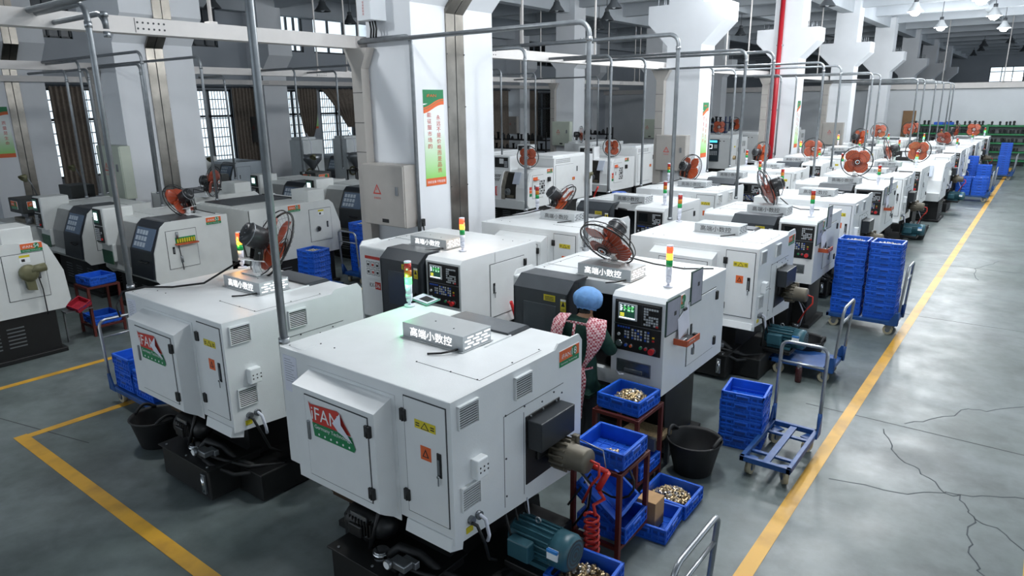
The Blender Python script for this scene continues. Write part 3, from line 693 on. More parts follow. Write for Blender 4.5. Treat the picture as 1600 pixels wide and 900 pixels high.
def spindle_motor():
    b = MB(); c = Vector((.82, .31, .9))
    b.lathe([(0, 0), (.075, 0), (.075, .05), (.095, .06), (.1, .09), (.1, .16), (.088, .17), (.088, .29), (.08, .305), (0, .305)], c, (1, 0, 0), DKMOT, 20)
    for k in range(14):
        t = 2*pi*k/14; b.M = Matrix.Translation(c) @ Matrix.Rotation(t, 4, 'X'); b.box(.05, -.008, .08, .16, .008, .118, DKMOT, .003)
    b.M = Matrix()
    b.box(c.x+.13, c.y+.05, c.z+.05, c.x+.18, c.y+.09, c.z+.13, DKMOT, .008)
    b.tube([(c.x+.3, c.y+.02, c.z), (c.x+.36, c.y+.04, c.z-.02), (c.x+.37, c.y+.03, c.z-.1), (c.x+.3, c.y+.05, c.z-.2), (c.x+.2, c.y+.1, c.z-.4)], .01, REDP, 6)
    b.tube([(c.x+.22, c.y, c.z-.08), (c.x+.3, c.y+.05, c.z-.2), (c.x+.25, c.y+.1, c.z-.42), (c.x+.1, c.y+.14, .25)], .009, BLACK, 6)
    b.tube([(c.x+.2, c.y+.03, c.z-.08), (c.x+.26, c.y+.1, c.z-.26), (c.x+.2, c.y+.16, c.z-.5)], .008, PAPER, 6)
    return b
def hood_b():
    b = MB(); b.prism([(-.70, 1.53), (-.85, 1.47), (-.85, .80), (-.81, .77), (-.70, .70)], 'x', -.47, .33, WHITE)
    b.box(-.49, -.706, .69, .36, -.699, 1.55, WHITE, .002); return b
HOOD = frame((0, -.85, 0), (1, 0, 0), (0, 0, 1))
def back_poster():
    b = MB(HOOD); z = .0125
    b.add([(-.29, 1.40, z), (-.27, 1.385, z), (.0, 1.405, z), (.03, 1.39, z), (.06, 1.34, z), (.12, 1.27, z), (-.26, 1.26, z)], [tuple(range(7))], REDP)
    b.add([(-.265, 1.262, z), (.125, 1.262, z), (.155, 1.19, z), (.14, 1.165, z), (-.25, 1.165, z)], [tuple(range(5))], GREENP)
    b.text('iFAN', -.262, 1.285, .27, .09, WHP, z+.002); b.text('Germany Technology', -.24, 1.217, .36, .035, WHP, z+.002)
    for k in range(6): b.cyl((-.2+k*.06, 1.188, z+.001), (-.2+k*.06, 1.188, z+.003), .008, WHP, seg=7)
    # peeled corner showing the pale back of the sheet
    b.add([(.03, 1.40, z+.003), (-.03, 1.325, z+.02), (.03, 1.285, z+.025), (.135, 1.225, z+.004), (.055, 1.335, z+.02)], [(0, 1, 4), (1, 2, 4), (2, 3, 4)], PAPER)
    return b
def stickers_back():
    b = MB(BACK); z = .0105
    b.box(.53, 1.395, 0, .70, 1.45, z, YELP); b.add([(.58, 1.4, z+.001), (.65, 1.4, z+.001), (.615, 1.447, z+.001)], [(0, 1, 2)], BLKP); b.add([(.59, 1.405, z+.002), (.64, 1.405, z+.002), (.615, 1.438, z+.002)], [(0, 1, 2)], YELP)
    for x in (.54, .66): b.box(x, 1.41, z, x+.03, 1.417, z+.001, BLKP); b.box(x, 1.425, z, x+.03, 1.432, z+.001, BLKP)
    return b
def sticker_orange():
    b = MB(BACK); z = .0105
    b.box(.57, 1.2, 0, .655, 1.29, z, ORANGEP); b.add([(.585, 1.22, z+.001), (.64, 1.22, z+.001), (.6125, 1.275, z+.001)], [(0, 1, 2)], BLKP); b.add([(.597, 1.227, z+.002), (.628, 1.227, z+.002), (.6125, 1.26, z+.002)], [(0, 1, 2)], ORANGEP)
    return b
def sticker_face(M, z):
    b = MB(M); return b
def number_plate_b(num, M, x, y, w=.26, h=.125):
    b = MB(M); b.box(x, y, 0, x+w, y+h, .008, WHP); b.box(x+.004, y+h*.36, .004, x+w-.004, y+h-.004, .0095, ORANGEP); b.box(x+.004, y+.004, .004, x+w-.004, y+h*.36, .0095, GREENP)
    b.text('iFAN', x+w*.12, y+h*.5, w*.42, h*.25, WHP, .011); cx, cy = x+w*.72, y+h*.66; b.cyl((cx, cy, .004), (cx, cy, .0102), h*.31, GREENP, seg=20)
    if num: b.text(num, cx-h*.25, cy-h*.2, h*.5, h*.4, WHP, .012)
    b.text('Germany Technology', x+w*.08, y+h*.13, w*.8, h*.13, WHP, .011); return b
def sliding_door(x0, w=.62):
    b = MB(); x1 = x0+w
    b.prism([(.42, 1.632), (.66, 1.632), (.785, 1.53), (.785, .80), (.745, .80), (.745, 1.51), (.645, 1.60), (.42, 1.60)], 'x', x0, x1, CHAR)
    b.add([(x0+.004, .42, 1.634), (x1-.004, .42, 1.634), (x1-.004, .655, 1.634), (x0+.004, .655, 1.634)], [(0, 1, 2, 3)], GREYM)
    for x in (x0, x1-.02): b.prism([(.60, .82), (.785, .82), (.785, 1.52), (.66, 1.62), (.60, 1.62)], 'x', x, x+.02, CHAR)
    return b
def control_panel():
    b = MB(FRONT); L, R_ = .335, .785
    b.box(L, 1.09, 0, R_, 1.555, .012, BLACK, .004); b.box(L+.012, 1.345, .01, R_-.012, 1.545, .022, BLACK, .004); b.box(L+.012, 1.10, .01, R_-.012, 1.335, .018, BLACK, .004)
    b.box(L-.003, 1.335, .01, R_+.003, 1.34, .02, GREYM); b.box(L+.27, 1.35, .02, L+.273, 1.54, .024, SEAM)
    return b
def screen_b(on):
    b = MB(FRONT); x0, y0, x1, y1 = .375, 1.385, .56, 1.535
    b.box(x0, y0, .02, x1, y1, .026, SCREENF if on else BLACK, .002); b.box(x0+.012, y0+.012, .024, x1-.022, y1-.01, .0272, SCRBLU if on else SCROFF)
    if on:
        random.seed(3)
        for i in range(7):
            for j in range(4): b.box(x0+.018+j*.037, y1-.020-i*.0085, .026, x0+.018+j*.037+random.uniform(.010, .03), y1-.0165-i*.0085, .0282, SCRGRN if (i*j) % 5 else SCRWHT)
        for i in range(3): b.box(x0+.02, y0+.03+i*.012, .026, x0+.06, y0+.036+i*.012, .0282, SCRYEL)
        b.box(x0+.012, y0+.012, .026, x1-.022, y0+.022, .0283, SCRWHT)
    return b
def keypad_b():
    b = MB(FRONT); x0 = .625
    for i in range(6):
        for j in range(7):
            m = KEYW if (i+j*3) % 7 != 3 else BLACK
            if j > 3 and i > 1 and j < 6: m = BLACK
            b.box(x0+i*.0235, 1.365+j*.0235, .02, x0+i*.0235+.017, 1.365+j*.0235+.016, .027, m)
    b.box(x0+5*.0235, 1.362, .02, x0+5*.0235+.019, 1.378, .0285, REDK)
    return b
def button_parts():
    T = []; b = MB(FRONT)
    for i in range(5): b.box(.37+i*.026, 1.305, .016, .386+i*.026, 1.32, .023, KEYB)
    T.append(('key_block', b))
    for (x0, n, rows) in ((.44, 2, 3), (.51, 4, 4), (.635, 2, 4)):
        b = MB(FRONT)
        for i in range(n):
            for j in range(rows): b.box(x0+i*.028, 1.215+j*.026, .016, x0+i*.028+.017, 1.215+j*.026+.016, .023, KEYW if (i+j) % 4 else KEYB)
        T.append(('key_block', b))
    T.append(('indicator', MB(FRONT).box(.71, 1.255, .016, .73, 1.27, .023, YELK))); T.append(('indicator', MB(FRONT).box(.71, 1.225, .016, .73, 1.24, .023, REDK)))
    for x, m in ((.46, KEYB), (.51, ORANGEP), (.605, GRNK), (.655, REDK)): T.append(('push_button', MB(FRONT).cyl((x, 1.15, .016), (x, 1.15, .03), .016, GREYM, seg=12).cyl((x, 1.15, .03), (x, 1.15, .04), .012, m, seg=12)))
    T.append(('selector_switch', MB(FRONT).cyl((.385, 1.24, .016), (.385, 1.24, .03), .014, KEYW, seg=10)))
    return T
def dial_b():
    b = MB(FRONT); b.cyl((.395, 1.16, .016), (.395, 1.16, .045), .032, CHROME, seg=18); b.cyl((.395, 1.16, .045), (.395, 1.16, .05), .024, GREYM, seg=16); return b
def estop_b():
    b = MB(FRONT); b.cyl((.72, 1.145, .016), (.72, 1.145, .024), .028, GREYM, seg=16); b.cyl((.72, 1.145, .024), (.72, 1.145, .05), .018, REDK, seg=14); b.cyl((.72, 1.145, .05), (.72, 1.145, .066), .027, REDK, seg=16); return b
def drawer_b():
    b = MB(FRONT); b.box(.36, .87, 0, .7, 1.0, .004, GREYM, .02); b.box(.37, .88, .002, .69, .99, .006, mat('dim_recess_metal', '8c9396', .25, .8, var=.25, scale=12), .02); b.box(.44, .89, .004, .62, .925, .014, GREYM, .006); b.tube([(.36, .88, .01), (.4, .85, .02), (.44, .865, .02)], .008, PAPER, 5); return b
def front_label():
    b = MB(FRONT); z = .004   # white end beside the door: red headed notice and model badge
    b.box(-.72, 1.23, 0, -.46, 1.5, z, WHP); b.box(-.72, 1.465, 0, -.46, 1.5, z+.001, REDP)
    for i in range(2):
        for j in range(3):
            x, y = -.70+j*.08, 1.27+i*.09; b.box(x, y, z, x+.065, y+.075, z+.001, BLKP); b.box(x+.006, y+.006, z, x+.059, y+.069, z+.0015, WHP); b.box(x+.015, y+.02, z, x+.05, y+.05, z+.002, BLKP if j != 1 else REDP)
    b.box(-.67, 1.1, 0, -.47, 1.19, z, WHP); b.box(-.565, 1.1, 0, -.47, 1.19, z+.001, REDP); b.text('KX-', -.66, 1.12, .09, .05, BLKP, z+.002); b.text('36', -.555, 1.12, .075, .05, WHP, z+.002)
    return b
def door_stickers(x0):
    DF = frame((0, .787, 0), (-1, 0, 0), (0, 0, 1)); b = MB(DF); X = -(x0+.62)
    b.box(X+.36, 1.44, 0, X+.49, 1.5, .002, YELP)
    for k in range(3): b.box(X+.375, 1.45+k*.014, .001, X+.475, 1.456+k*.014, .003, BLKP)
    b.box(X+.55, 1.36, 0, X+.61, 1.48, .002, YELP); b.add([(X+.558, 1.41, .003), (X+.602, 1.41, .003), (X+.58, 1.46, .003)], [(0, 1, 2)], BLKP); b.box(X+.55, 1.46, .001, X+.61, 1.48, .0025, WHP); b.text('注意', X+.56, 1.37, .04, .02, BLKP, .0035)
    return b
def signal_body():
    b = MB(); b.cyl((0, 0, 0), (0, 0, .012), .045, PAPER, seg=16); b.cyl((0, 0, .012), (0, 0, .05), .012, PAPER, seg=10); b.ball((0, 0, .055), .026, PAPER, 12); b.cyl((-.02, -.012, .09), (.02, .012, .09), .026, PAPER, seg=14); b.ball((0, 0, .105), .02, PAPER, 12); b.cyl((0, 0, .11), (0, 0, .19), .026, PAPER, r1=.029, seg=16).cyl((0, 0, .372), (0, 0, .384), .0295, PAPER, seg=16); return b
def lens(z0, z1, m): return MB().lathe([(0, z0), (.0295, z0), (.0295, z1), (0, z1)], (0, 0, 0), (0, 0, 1), m, 16)
def signal_lamp(parent, x, y, lit):
    o = link('signal_lamp', cached('sigb', lambda: signal_body().mesh('signal_lamp')), parent); o.location = (x, y, ZT)
    for k, (nm, off, on, L0, L1, cl) in enumerate((('green_lens', LGRN, LGRNon, .19, .25, (.15, 1, .45)), ('amber_lens', LAMB, LAMBon, .252, .31, (1, .55, .15)), ('red_lens', LRED, LREDon, .312, .37, (1, .15, .08)))):
        isl = (lit == nm[0]) or (lit == 'a' and nm[0] == 'r')
        l = link(nm, cached((nm, isl), lambda: lens(L0, L1, on if isl else off).mesh(nm)), o)
        if lit == nm[0] and TOWER_W:
            P = bpy.data.lights.new('signal_light', 'POINT'); P.energy = TOWER_W; P.color = cl; P.shadow_soft_size = .04
            po = bpy.data.objects.new('signal_light', P); COL.objects.link(po); po.parent = o; po.location = (0, -.06, (L0+L1)/2)
    return o
def picture_board(M, x0, y0, x1, y1):
    b = MB(M); b.box(x0, y0, .0, x1, y1, .012, mat('dark_green_board_edge', '24423a', .5)); b.box(x0+.012, y0+.012, .01, x1-.012, y1-.012, .0135, mat('drawing_sheet_grey', '9c9dab', .35, var=.12, scale=9)); b.box(x0+(x1-x0)*.55, y0+(y1-y0)*.5, .012, x0+(x1-x0)*.72, y0+(y1-y0)*.62, .0142, BLKP); return b
def shelf_rack():
    b = MB(ENDL @ Matrix.Translation((-.66, 0, 0))); b.box(.16, 1.16, 0, .44, 1.18, .13, mat('orange_tray_paint', 'b5522f', .5, var=.15)); b.box(.16, 1.18, .12, .44, 1.215, .13, mat('orange_tray_paint', 'b5522f')); b.box(.16, 1.18, 0, .168, 1.215, .13, mat('orange_tray_paint', 'b5522f')); b.box(.17, 1.18, .01, .43, 1.184, .12, SEAM); b.box(.2, 1.184, .03, .28, 1.205, .08, GREYM, .006)
    b.box(.43, 1.18, .06, .47, 1.2, .1, BLACK); b.text('iFAN', .2, 1.185, .12, .02, WHP, .132); b.tube([(.36, 1.16, .1), (.36, 1.11, .11), (.38, 1.06, .1)], .006, BLACK, 5); b.box(.35, 1.03, .09, .38, 1.09, .11, GREYM); return b
def clipboard():
    b = MB(ENDL @ Matrix.Translation((-.66, 0, 0))); b.add([(.2, 1.19, .03), (.42, 1.27, .03), (.42, 1.47, .012), (.2, 1.38, .012), (.2, 1.19, .034), (.42, 1.27, .034), (.42, 1.47, .016), (.2, 1.38, .016)], [(0, 1, 2, 3), (4, 7, 6, 5), (0, 4, 5, 1), (1, 5, 6, 2), (2, 6, 7, 3), (3, 7, 4, 0)], PAPER); b.box(.3, 1.44, .016, .36, 1.46, .03, BLACK); return b

def cnc_lathe(xc, yc, front, label, lit=None, tower=(-.62, .3), door='closed', num=None, poster=False, screen=False, boards=False, near=True):
    rz = pi if front else 0
    t = thing('cnc_lathe', label, 'lathe', (xc, yc, 0), rz, 'compact white lathes in the two aisle rows')
    def P(nm, key, fn, par=t): return link(nm, cached(key, lambda: fn().mesh(nm)), par)
    def HP():
        for k, (nm, me) in enumerate(cached('hoses', lambda: [(nm, b.mesh(nm)) for nm, b in hose_parts()])): link(nm, me, t)
    P('enclosure', 'encl', enclosure); P('base', 'mbase', machine_base); P('coolant_tank', 'tank', coolant_tank)
    x0 = .36-.62 if door == 'closed' else .13
    d = P('sliding_door', ('sd', x0), lambda: sliding_door(x0))
    signal_lamp(t, tower[0], tower[1], lit)
    if front:
        P('door_window', ('dw', x0), lambda: MB(frame((0, .786, 0), (-1, 0, 0), (0, 0, 1))).box(-(x0+.5), 1.0, -.006, -(x0+.12), 1.4, .003, GLASSD, .02), d)
        P('door_handle', ('dh', x0), lambda: MB(frame((0, .786, 0), (-1, 0, 0), (0, 0, 1))).box(-x0-.075, 1.02, 0, -x0-.045, 1.2, .03, BLACK, .01), d)
        P('warning_label', ('dst', x0), lambda: door_stickers(x0), d)
        cp = P('control_panel', 'cpan', control_panel); P('screen', ('scr', screen), lambda: screen_b(screen), cp); P('keypad', 'kp', keypad_b, cp); [link(nm, me, cp) for nm, me in cached('btns', lambda: [(nm, b.mesh(nm)) for nm, b in button_parts()])]; P('dial', 'dial', dial_b, cp); P('emergency_stop', 'estop', estop_b, cp)
        P('parts_chute', 'drw', drawer_b)
        if door == 'closed': P('notice_sticker', 'flab', front_label)
        sd = P('side_door', 'sdoor', lambda: doorplate(ENDL, -.2, .86, .44, 1.48)); P('hinge', 'sdh1', lambda: hinge_b(ENDL, .45, 1.40, .06), sd); P('hinge', 'sdh2', lambda: hinge_b(ENDL, .45, .93, .06), sd); P('door_lock', 'sdl', lambda: lock_b(ENDL, -.14, 1.2, .12), sd)
        if near: P('drag_chain', 'drag', lambda: MB().tube([(.12, .5, 1.52), (-.05, .42, 1.5), (-.1, .3, 1.46)], .022, BLACK, 6))
        if boards:
            P('instruction_board', 'ib1', lambda: picture_board(ENDL, -.69, 1.28, -.42, 1.6)); P('instruction_board', 'ib2', lambda: picture_board(ENDL, -.19, 1.44, .06, 1.76)); P('tool_tray', 'tray', shelf_rack); P('paper_sheet', 'clip', clipboard)
            P('number_plate', 'npb', lambda: number_plate_b(None, ENDL, -.40, 1.46, .08, .13))
        HP()
    else:
        HP(); P('coolant_pump', 'pump', pump)
        h = P('rear_hood', 'hood', hood_b)
        hd = P('hatch_door', 'hatch', lambda: doorplate(HOOD, -.335, .86, .27, 1.43), h); P('hinge', 'hh1', lambda: hinge_b(HOOD, .28, 1.35, .055), hd); P('hinge', 'hh2', lambda: hinge_b(HOOD, .28, .93, .055), hd)
        P('hatch_pull', 'hpl', lambda: MB(HOOD).box(-.32, 1.12, .006, -.295, 1.26, .02, GREYM, .008), hd)
        if poster: P('poster', 'post', back_poster, hd)
        cd = P('cabinet_door', 'cabd', lambda: doorplate(BACK, .44, .80, .775, 1.57)); P('hinge', 'ch1', lambda: hinge_b(BACK, .435, 1.45, .055), cd); P('hinge', 'ch2', lambda: hinge_b(BACK, .435, .91, .055), cd); P('door_lock', 'clk', lambda: lock_b(BACK, .72, 1.2, .16), cd)
        P('warning_label', 'bst', stickers_back, cd); P('warning_label', 'bst2', sticker_orange, cd)
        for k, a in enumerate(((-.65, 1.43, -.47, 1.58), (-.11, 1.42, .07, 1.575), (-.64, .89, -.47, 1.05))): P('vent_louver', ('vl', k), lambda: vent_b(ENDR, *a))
        P('power_socket', 'sock', lambda: (lambda b: (b.box(-.54, 1.07, 0, -.44, 1.2, .06, WHP, .008), [b.box(-.52+i*.035, 1.14-j*.03, .058, -.51+i*.035, 1.15-j*.03, .062, BLKP) for i in range(3) for j in range(2)], b)[2])(MB(ENDR)))
        P('motor_cover', 'mcov', motor_cover); P('spindle_motor', 'smot', spindle_motor); dm = P('drive_motor', 'dmot', drive_motor); P('fan_grille', 'dmg', fan_grille, dm); P('terminal_box', 'dmt', terminal_box, dm); P('rating_sticker', 'dms', rating_sticker, dm); P('lifting_eye', 'dml', lifting_eye, dm); P('motor_plate', 'dmp', motor_plate)
        if num is not None: P('number_plate', ('np', num), lambda: number_plate_b(num, ENDR, .40, 1.47))
        if poster: P('paper_notice', 'pnote', lambda: (lambda b: (b.box(-.77, 1.3, 0, -.62, 1.57, .003, PAPER), [b.box(-.755, 1.54-k*.018, .002, -.755+.12*(.6+.4*((k*7) % 5)/5), 1.545-k*.018, .0036, mat('faint_print', '9a9da8', .6, var=0)) for k in range(10)], b)[2])(MB(BACK)))
    return t

def sign_box(x, y, z, lit, label):
    t = thing('sign_box', label, 'sign', (x, y, z), 0, 'white slotted sign boxes on the lathe roofs')
    def body():
        b = MB(); b.box(-.29, -.15, 0, .29, .15, .11, SIGNG, .003); b.box(-.3, -.17, 0, .3, .16, .004, SIGNG); b.cyl((-.1, 0, .11), (-.1, 0, .113), .006, SEAM, seg=6); b.cyl((.12, -.05, .11), (.12, -.05, .113), .006, SEAM, seg=6)
        b.tube([(.24, -.15, .012), (.25, -.2, .02), (.2, -.27, .012), (.12, -.32, .006)], .007, BLACK, 6); return b
    link('casing', cached('signbody', lambda: body().mesh('casing')), t)
    m_ = LITW if lit else BLKP
    link('lettering', cached(('signtxt', lit), lambda: MB(frame((0, -.15, 0), (1, 0, 0), (0, 0, 1))).text('高端小数控', -.21, .022, .4, .068, m_, .0025).mesh('lettering')), t)
    def slots():
        b = MB(frame((.29, 0, 0), (0, 1, 0), (0, 0, 1)))
        for r in range(4):
            for c in range(3): x = -.13+c*.088+(r % 2)*.03; b.box(x, .018+r*.022, 0, x+.06, .027+r*.022, .002, m_)
        return b
    link('slot_vent', cached(('slots', lit), lambda: slots().mesh('slot_vent')), t)
    return t

# fans -------------------------------------------------------------------------------------
def fan_cage():
    b = MB(); R = .285
    for z, r in ((.02, R), (-.022, R), (.075, R*.6), (.095, R*.3)): b.tube([(r*cos(t), r*sin(t), z) for t in [2*pi*i/40 for i in range(40)]], (.009 if z > 0 else .005) if r == R else .003, BLACK, 6, True)
    for k in range(36):
        t = 2*pi*k/36; c, s_ = cos(t), sin(t)
        b.tube([(R*c, R*s_, .02), (R*.85*c, R*.85*s_, .055), (R*.5*c, R*.5*s_, .085), (.05*c, .05*s_, .1)], .0016, GREYM, 3)
        if k % 2 == 0: b.tube([(R*c, R*s_, -.022), (R*.8*c, R*.8*s_, -.07), (.07*c, .07*s_, -.09)], .0016, GREYM, 3)
    return b
def fan_hub():
    b = MB(); b.cyl((0, 0, .092), (0, 0, .108), .055, BLACK, seg=18); b.tube([(.035*cos(t), .035*sin(t), .109) for t in [2*pi*i/18 for i in range(18)]], .006, WHP, 5, True); b.cyl((0, 0, .1), (0, 0, .112), .012, ORANGEP, seg=10); return b
def fan_blades(m_):
    b = MB(); b.lathe([(0, .045), (.04, .045), (.05, .03), (.05, -.035), (0, -.035)], (0, 0, 0), (0, 0, 1), m_, 16)
    for k in range(4):
        a0 = k*pi/2+.5; N, K = 6, 7; vs = []
        for off in (0, .004):
            for i in range(N+1):
                r = .04+.215*i/N; half = radians(14+38*sin(pi*min(1, (i+1.2)/(N+1.2)))**.8*(1 if i < N else .55))
                for j in range(K+1):
                    u = j/K*2-1; a = a0+u*half+.25*i/N; z = -.03*u*(1-.3*i/N)+off
                    vs.append((r*cos(a), r*sin(a), z))
        H = (N+1)*(K+1); W = K+1; fs = []
        for i in range(N):
            for j in range(K): q = i*W+j; fs += [(q, q+1, q+W+1, q+W), (H+q, H+q+W, H+q+W+1, H+q+1)]
        rim = [i*W for i in range(N+1)]+[N*W+j for j in range(1, W)]+[i*W+K for i in range(N-1, -1, -1)]+[j for j in range(K-1, 0, -1)]
        fs += [(rim[i], H+rim[i], H+rim[(i+1) % len(rim)], rim[(i+1) % len(rim)]) for i in range(len(rim))]
        b.add(vs, fs, m_, True)
    return b
def fan_motor():
    b = MB(); b.lathe([(0, -.04), (.07, -.045), (.095, -.07), (.095, -.2), (.085, -.24), (.06, -.25), (0, -.25)], (0, 0, 0), (0, 0, 1), mat('fan_motor_shell', '2a2c2e', .35, .2, var=.15), 20)
    for k in range(8): t = 2*pi*k/8; b.box(.05*cos(t)-.004, .05*sin(t)-.004, -.256, .05*cos(t)+.004, .05*sin(t)+.004, -.25, GREYM)
    b.tube([(.097*cos(t), .097*sin(t), -.2) for t in [2*pi*i/20 for i in range(20)]], .005, GREYM, 5, True); return b
def fan(x, y, z, az, el, label, h=.30, blade='o', cable=None, dx=.0, scale=1):
    # az: heading of the blow direction in degrees from +x, el: its elevation
    t = thing('industrial_fan', label, 'fan', (x, y, z), 0, 'orange bladed fans on the machine roofs')
    A, E = radians(az), radians(el); d = Vector((cos(A)*cos(E), sin(A)*cos(E), sin(E)))
    hc = Vector((0, 0, h))+Vector((d.x, d.y, 0))*.06+Vector((-d.x, -d.y, 0))*dx
    M = d.to_track_quat('Z', 'Y').to_matrix().to_4x4(); M.translation = hc+d*.1
    def P(nm, key, fn):
        o = link(nm, cached(key, lambda: fn().mesh(nm)), t); o.matrix_local = M; return o
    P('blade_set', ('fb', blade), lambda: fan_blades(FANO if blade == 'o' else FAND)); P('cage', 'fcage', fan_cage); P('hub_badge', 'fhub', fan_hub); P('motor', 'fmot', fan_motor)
    b = MB(); b.box(-.11, -.08, 0, .11, .08, .008, WHITE); b.cyl((0, 0, .008), (0, 0, .1), .034, WHITE, seg=14); b.M = Matrix.Translation((0, 0, .105)) @ Matrix.Rotation(A, 4, 'Z') @ Matrix.Rotation(.25, 4, 'Y'); b.box(-.12, -.06, -.004, .1, .06, .004, WHITE, .002)
    part('stand', b, t)
    b = MB(); mp = hc-d*.02; side = Vector((-sin(A), cos(A), 0))
    for s_ in (-1, 1):
        o = side*.045*s_; p0 = Vector((0, 0, .11))+o; p1 = mp+o*1.3
        ax = (p1-p0).normalized(); q = ax.cross(side).normalized()*.035
        b.add([tuple(p) for p in (p0-q, p0+q, p1+q, p1-q, p0-q+side*.006*s_, p0+q+side*.006*s_, p1+q+side*.006*s_, p1-q+side*.006*s_)], [(0, 1, 2, 3), (4, 7, 6, 5), (0, 4, 5, 1), (1, 5, 6, 2), (2, 6, 7, 3), (3, 7, 4, 0)], BLACK)
        for k in (.35, .65): c = p0+(p1-p0)*k+side*.006*s_; b.cyl(c, c+side*.006*s_, .01, GREYM, seg=8)
    b.tube([mp-d*.16-Vector((0, 0, .02)), mp-d*.12-Vector((0, 0, .2)), Vector((0, 0, .14))], .006, BLACK, 5)
    part('bracket', b, t)
    if cable: part('power_cord', MB().tube([(Vector(p)-Vector((x, y, z)))/scale for p in cable], .008, BLACK, 6), t)
    t.scale = (scale,)*3
    return t

# ================================================================ SLANT BED LATHES (left halls)
def s_body(D, m):
    y0 = .62-D; b = MB()
    b.prism([(y0, .62), (.54, .62), (.62, .70), (.60, 1.10), (.47, 1.47), (.38, 1.55), (y0, 1.55)], 'x', -.85, .85, m)
    b.prism([(y0, .60), (.56, .60), (.65, .70), (.625, 1.12), (.49, 1.49), (.40, 1.565), (y0, 1.565)], 'x', .83, .86, m)
    b.prism([(y0, .60), (.56, .60), (.65, .70), (.625, 1.12), (.49, 1.49), (.40, 1.565), (y0, 1.565)], 'x', -.86, -.83, m)
    b.box(-.8, y0+.05, 1.55, .8, .1, 1.56, m); return b
def s_base(D):
    y0 = .62-D; b = MB(); b.box(-.84, y0+.08, .0, .84, .45, .64, BLKMET, .01); b.box(-.9, y0+.02, 0, .9, .5, .06, BLKMET, .01)
    for sx in (-1, 1):
        for c in range(2):
            for k in range(6): b.box(sx*.84, y0+.25+c*.28, .2+k*.05, sx*.848, y0+.45+c*.28, .215+k*.05, GREYM)
    for c in range(3):
        for k in range(6): b.box(-.6+c*.45, .45, .2+k*.05, -.35+c*.45, .458, .215+k*.05, GREYM)
    return b
SP = [(.30, 1.575), (.42, 1.565), (.50, 1.49), (.655, 1.12), (.68, .72), (.645, .72), (.61, 1.12), (.47, 1.47), (.40, 1.535), (.30, 1.545)]
def s_door():
    b = MB(); b.prism(SP, 'x', -.84, -.14, mat('navy_black_door_paint', '23282f', .3, var=.08))
    b.add([(-.83, -.2, 1.569), (-.15, -.2, 1.569), (-.15, .4, 1.569), (-.83, .4, 1.569), (-.83, -.2, 1.552), (-.15, -.2, 1.552), (-.15, .4, 1.552), (-.83, .4, 1.552)], [(0, 1, 2, 3), (4, 7, 6, 5), (0, 4, 5, 1), (1, 5, 6, 2), (2, 6, 7, 3), (3, 7, 4, 0)], CLEARP); return b
SL = frame((0, .578, 1.305), (-1, 0, 0), (0, -.155, .37))   # the slanted front plane
def s_window():
    b = MB(SL); b.box(.20, -.17, .0, .80, .17, .006, mat('blue_grey_window', '5d6f86', .15, var=.06), .02)
    for i in range(4):
        for j in range(3): b.box(.24+i*.09, -.13+j*.095, .005, .31+i*.09, -.06+j*.095, .0085, mat('pale_window_pad', 'b4c0cc', .3, var=.1))  # light coloured pads set on the window pane
    return b
def s_pendant():
    b = MB(); b.box(.48, .25, 1.1, .86, .72, 1.70, CREAM, .02); b.box(.46, .2, .82, .88, .66, 1.12, CREAM, .02); b.box(.5, .66, .78, .86, .67, 1.0, mat('faded_green_panel', '2c5a44', .5, var=.3, scale=25)); return b
PF = frame((0, .72, 0), (-1, 0, 0), (0, 0, 1))
def s_screen(): b = MB(PF); b.box(-.82, 1.42, 0, -.56, 1.68, .02, BLACK, .004); b.box(-.80, 1.46, .018, -.62, 1.65, .024, SCRBLU); b.box(-.77, 1.5, .02, -.65, 1.62, .0255, SCRWHT); return b
def s_keys():
    b = MB(PF); b.box(-.82, 1.14, 0, -.56, 1.40, .02, BLACK, .004)
    for i in range(5):
        for j in range(7): b.box(-.80+i*.03, 1.17+j*.03, .018, -.778+i*.03, 1.188+j*.03, .026, KEYW)
    b.cyl((-.59, 1.2, .02), (-.59, 1.2, .04), .02, REDK, seg=12); b.cyl((-.59, 1.3, .02), (-.59, 1.3, .04), .022, GREYM, seg=12); return b
def s_open():
    b = MB(); b.prism([(.1, .85), (.63, .85), (.615, 1.12), (.49, 1.46), (.1, 1.46)], 'x', -.1, .45, mat('dim_steel_interior', '6b6a66', .5, .2, var=.3)); return b
def blower(M, x, y):
    b = MB(M); m = mat('olive_blower_casting', '6b6a4e', .5, .2, var=.2); b.lathe([(0, .03), (.11, .03), (.11, .1), (.06, .12), (0, .12)], (x, y, 0), (0, 0, 1), m, 18); b.cyl((x+.02, y+.03, .07), (x+.2, y+.05, .07), .055, m, seg=12); b.prism([(x-.06, y-.05), (x+.05, y-.08), (x+.06, y-.24), (x-.04, y-.22)], 'z', .02, .09, m); b.box(x-.05, y-.2, 0, x+.05, y+.02, .03, GREYM); b.tube([(x+.1, y-.05, .05), (x+.13, y-.25, .04), (x+.13, y-.6, .05)], .008, BLACK, 5); return b
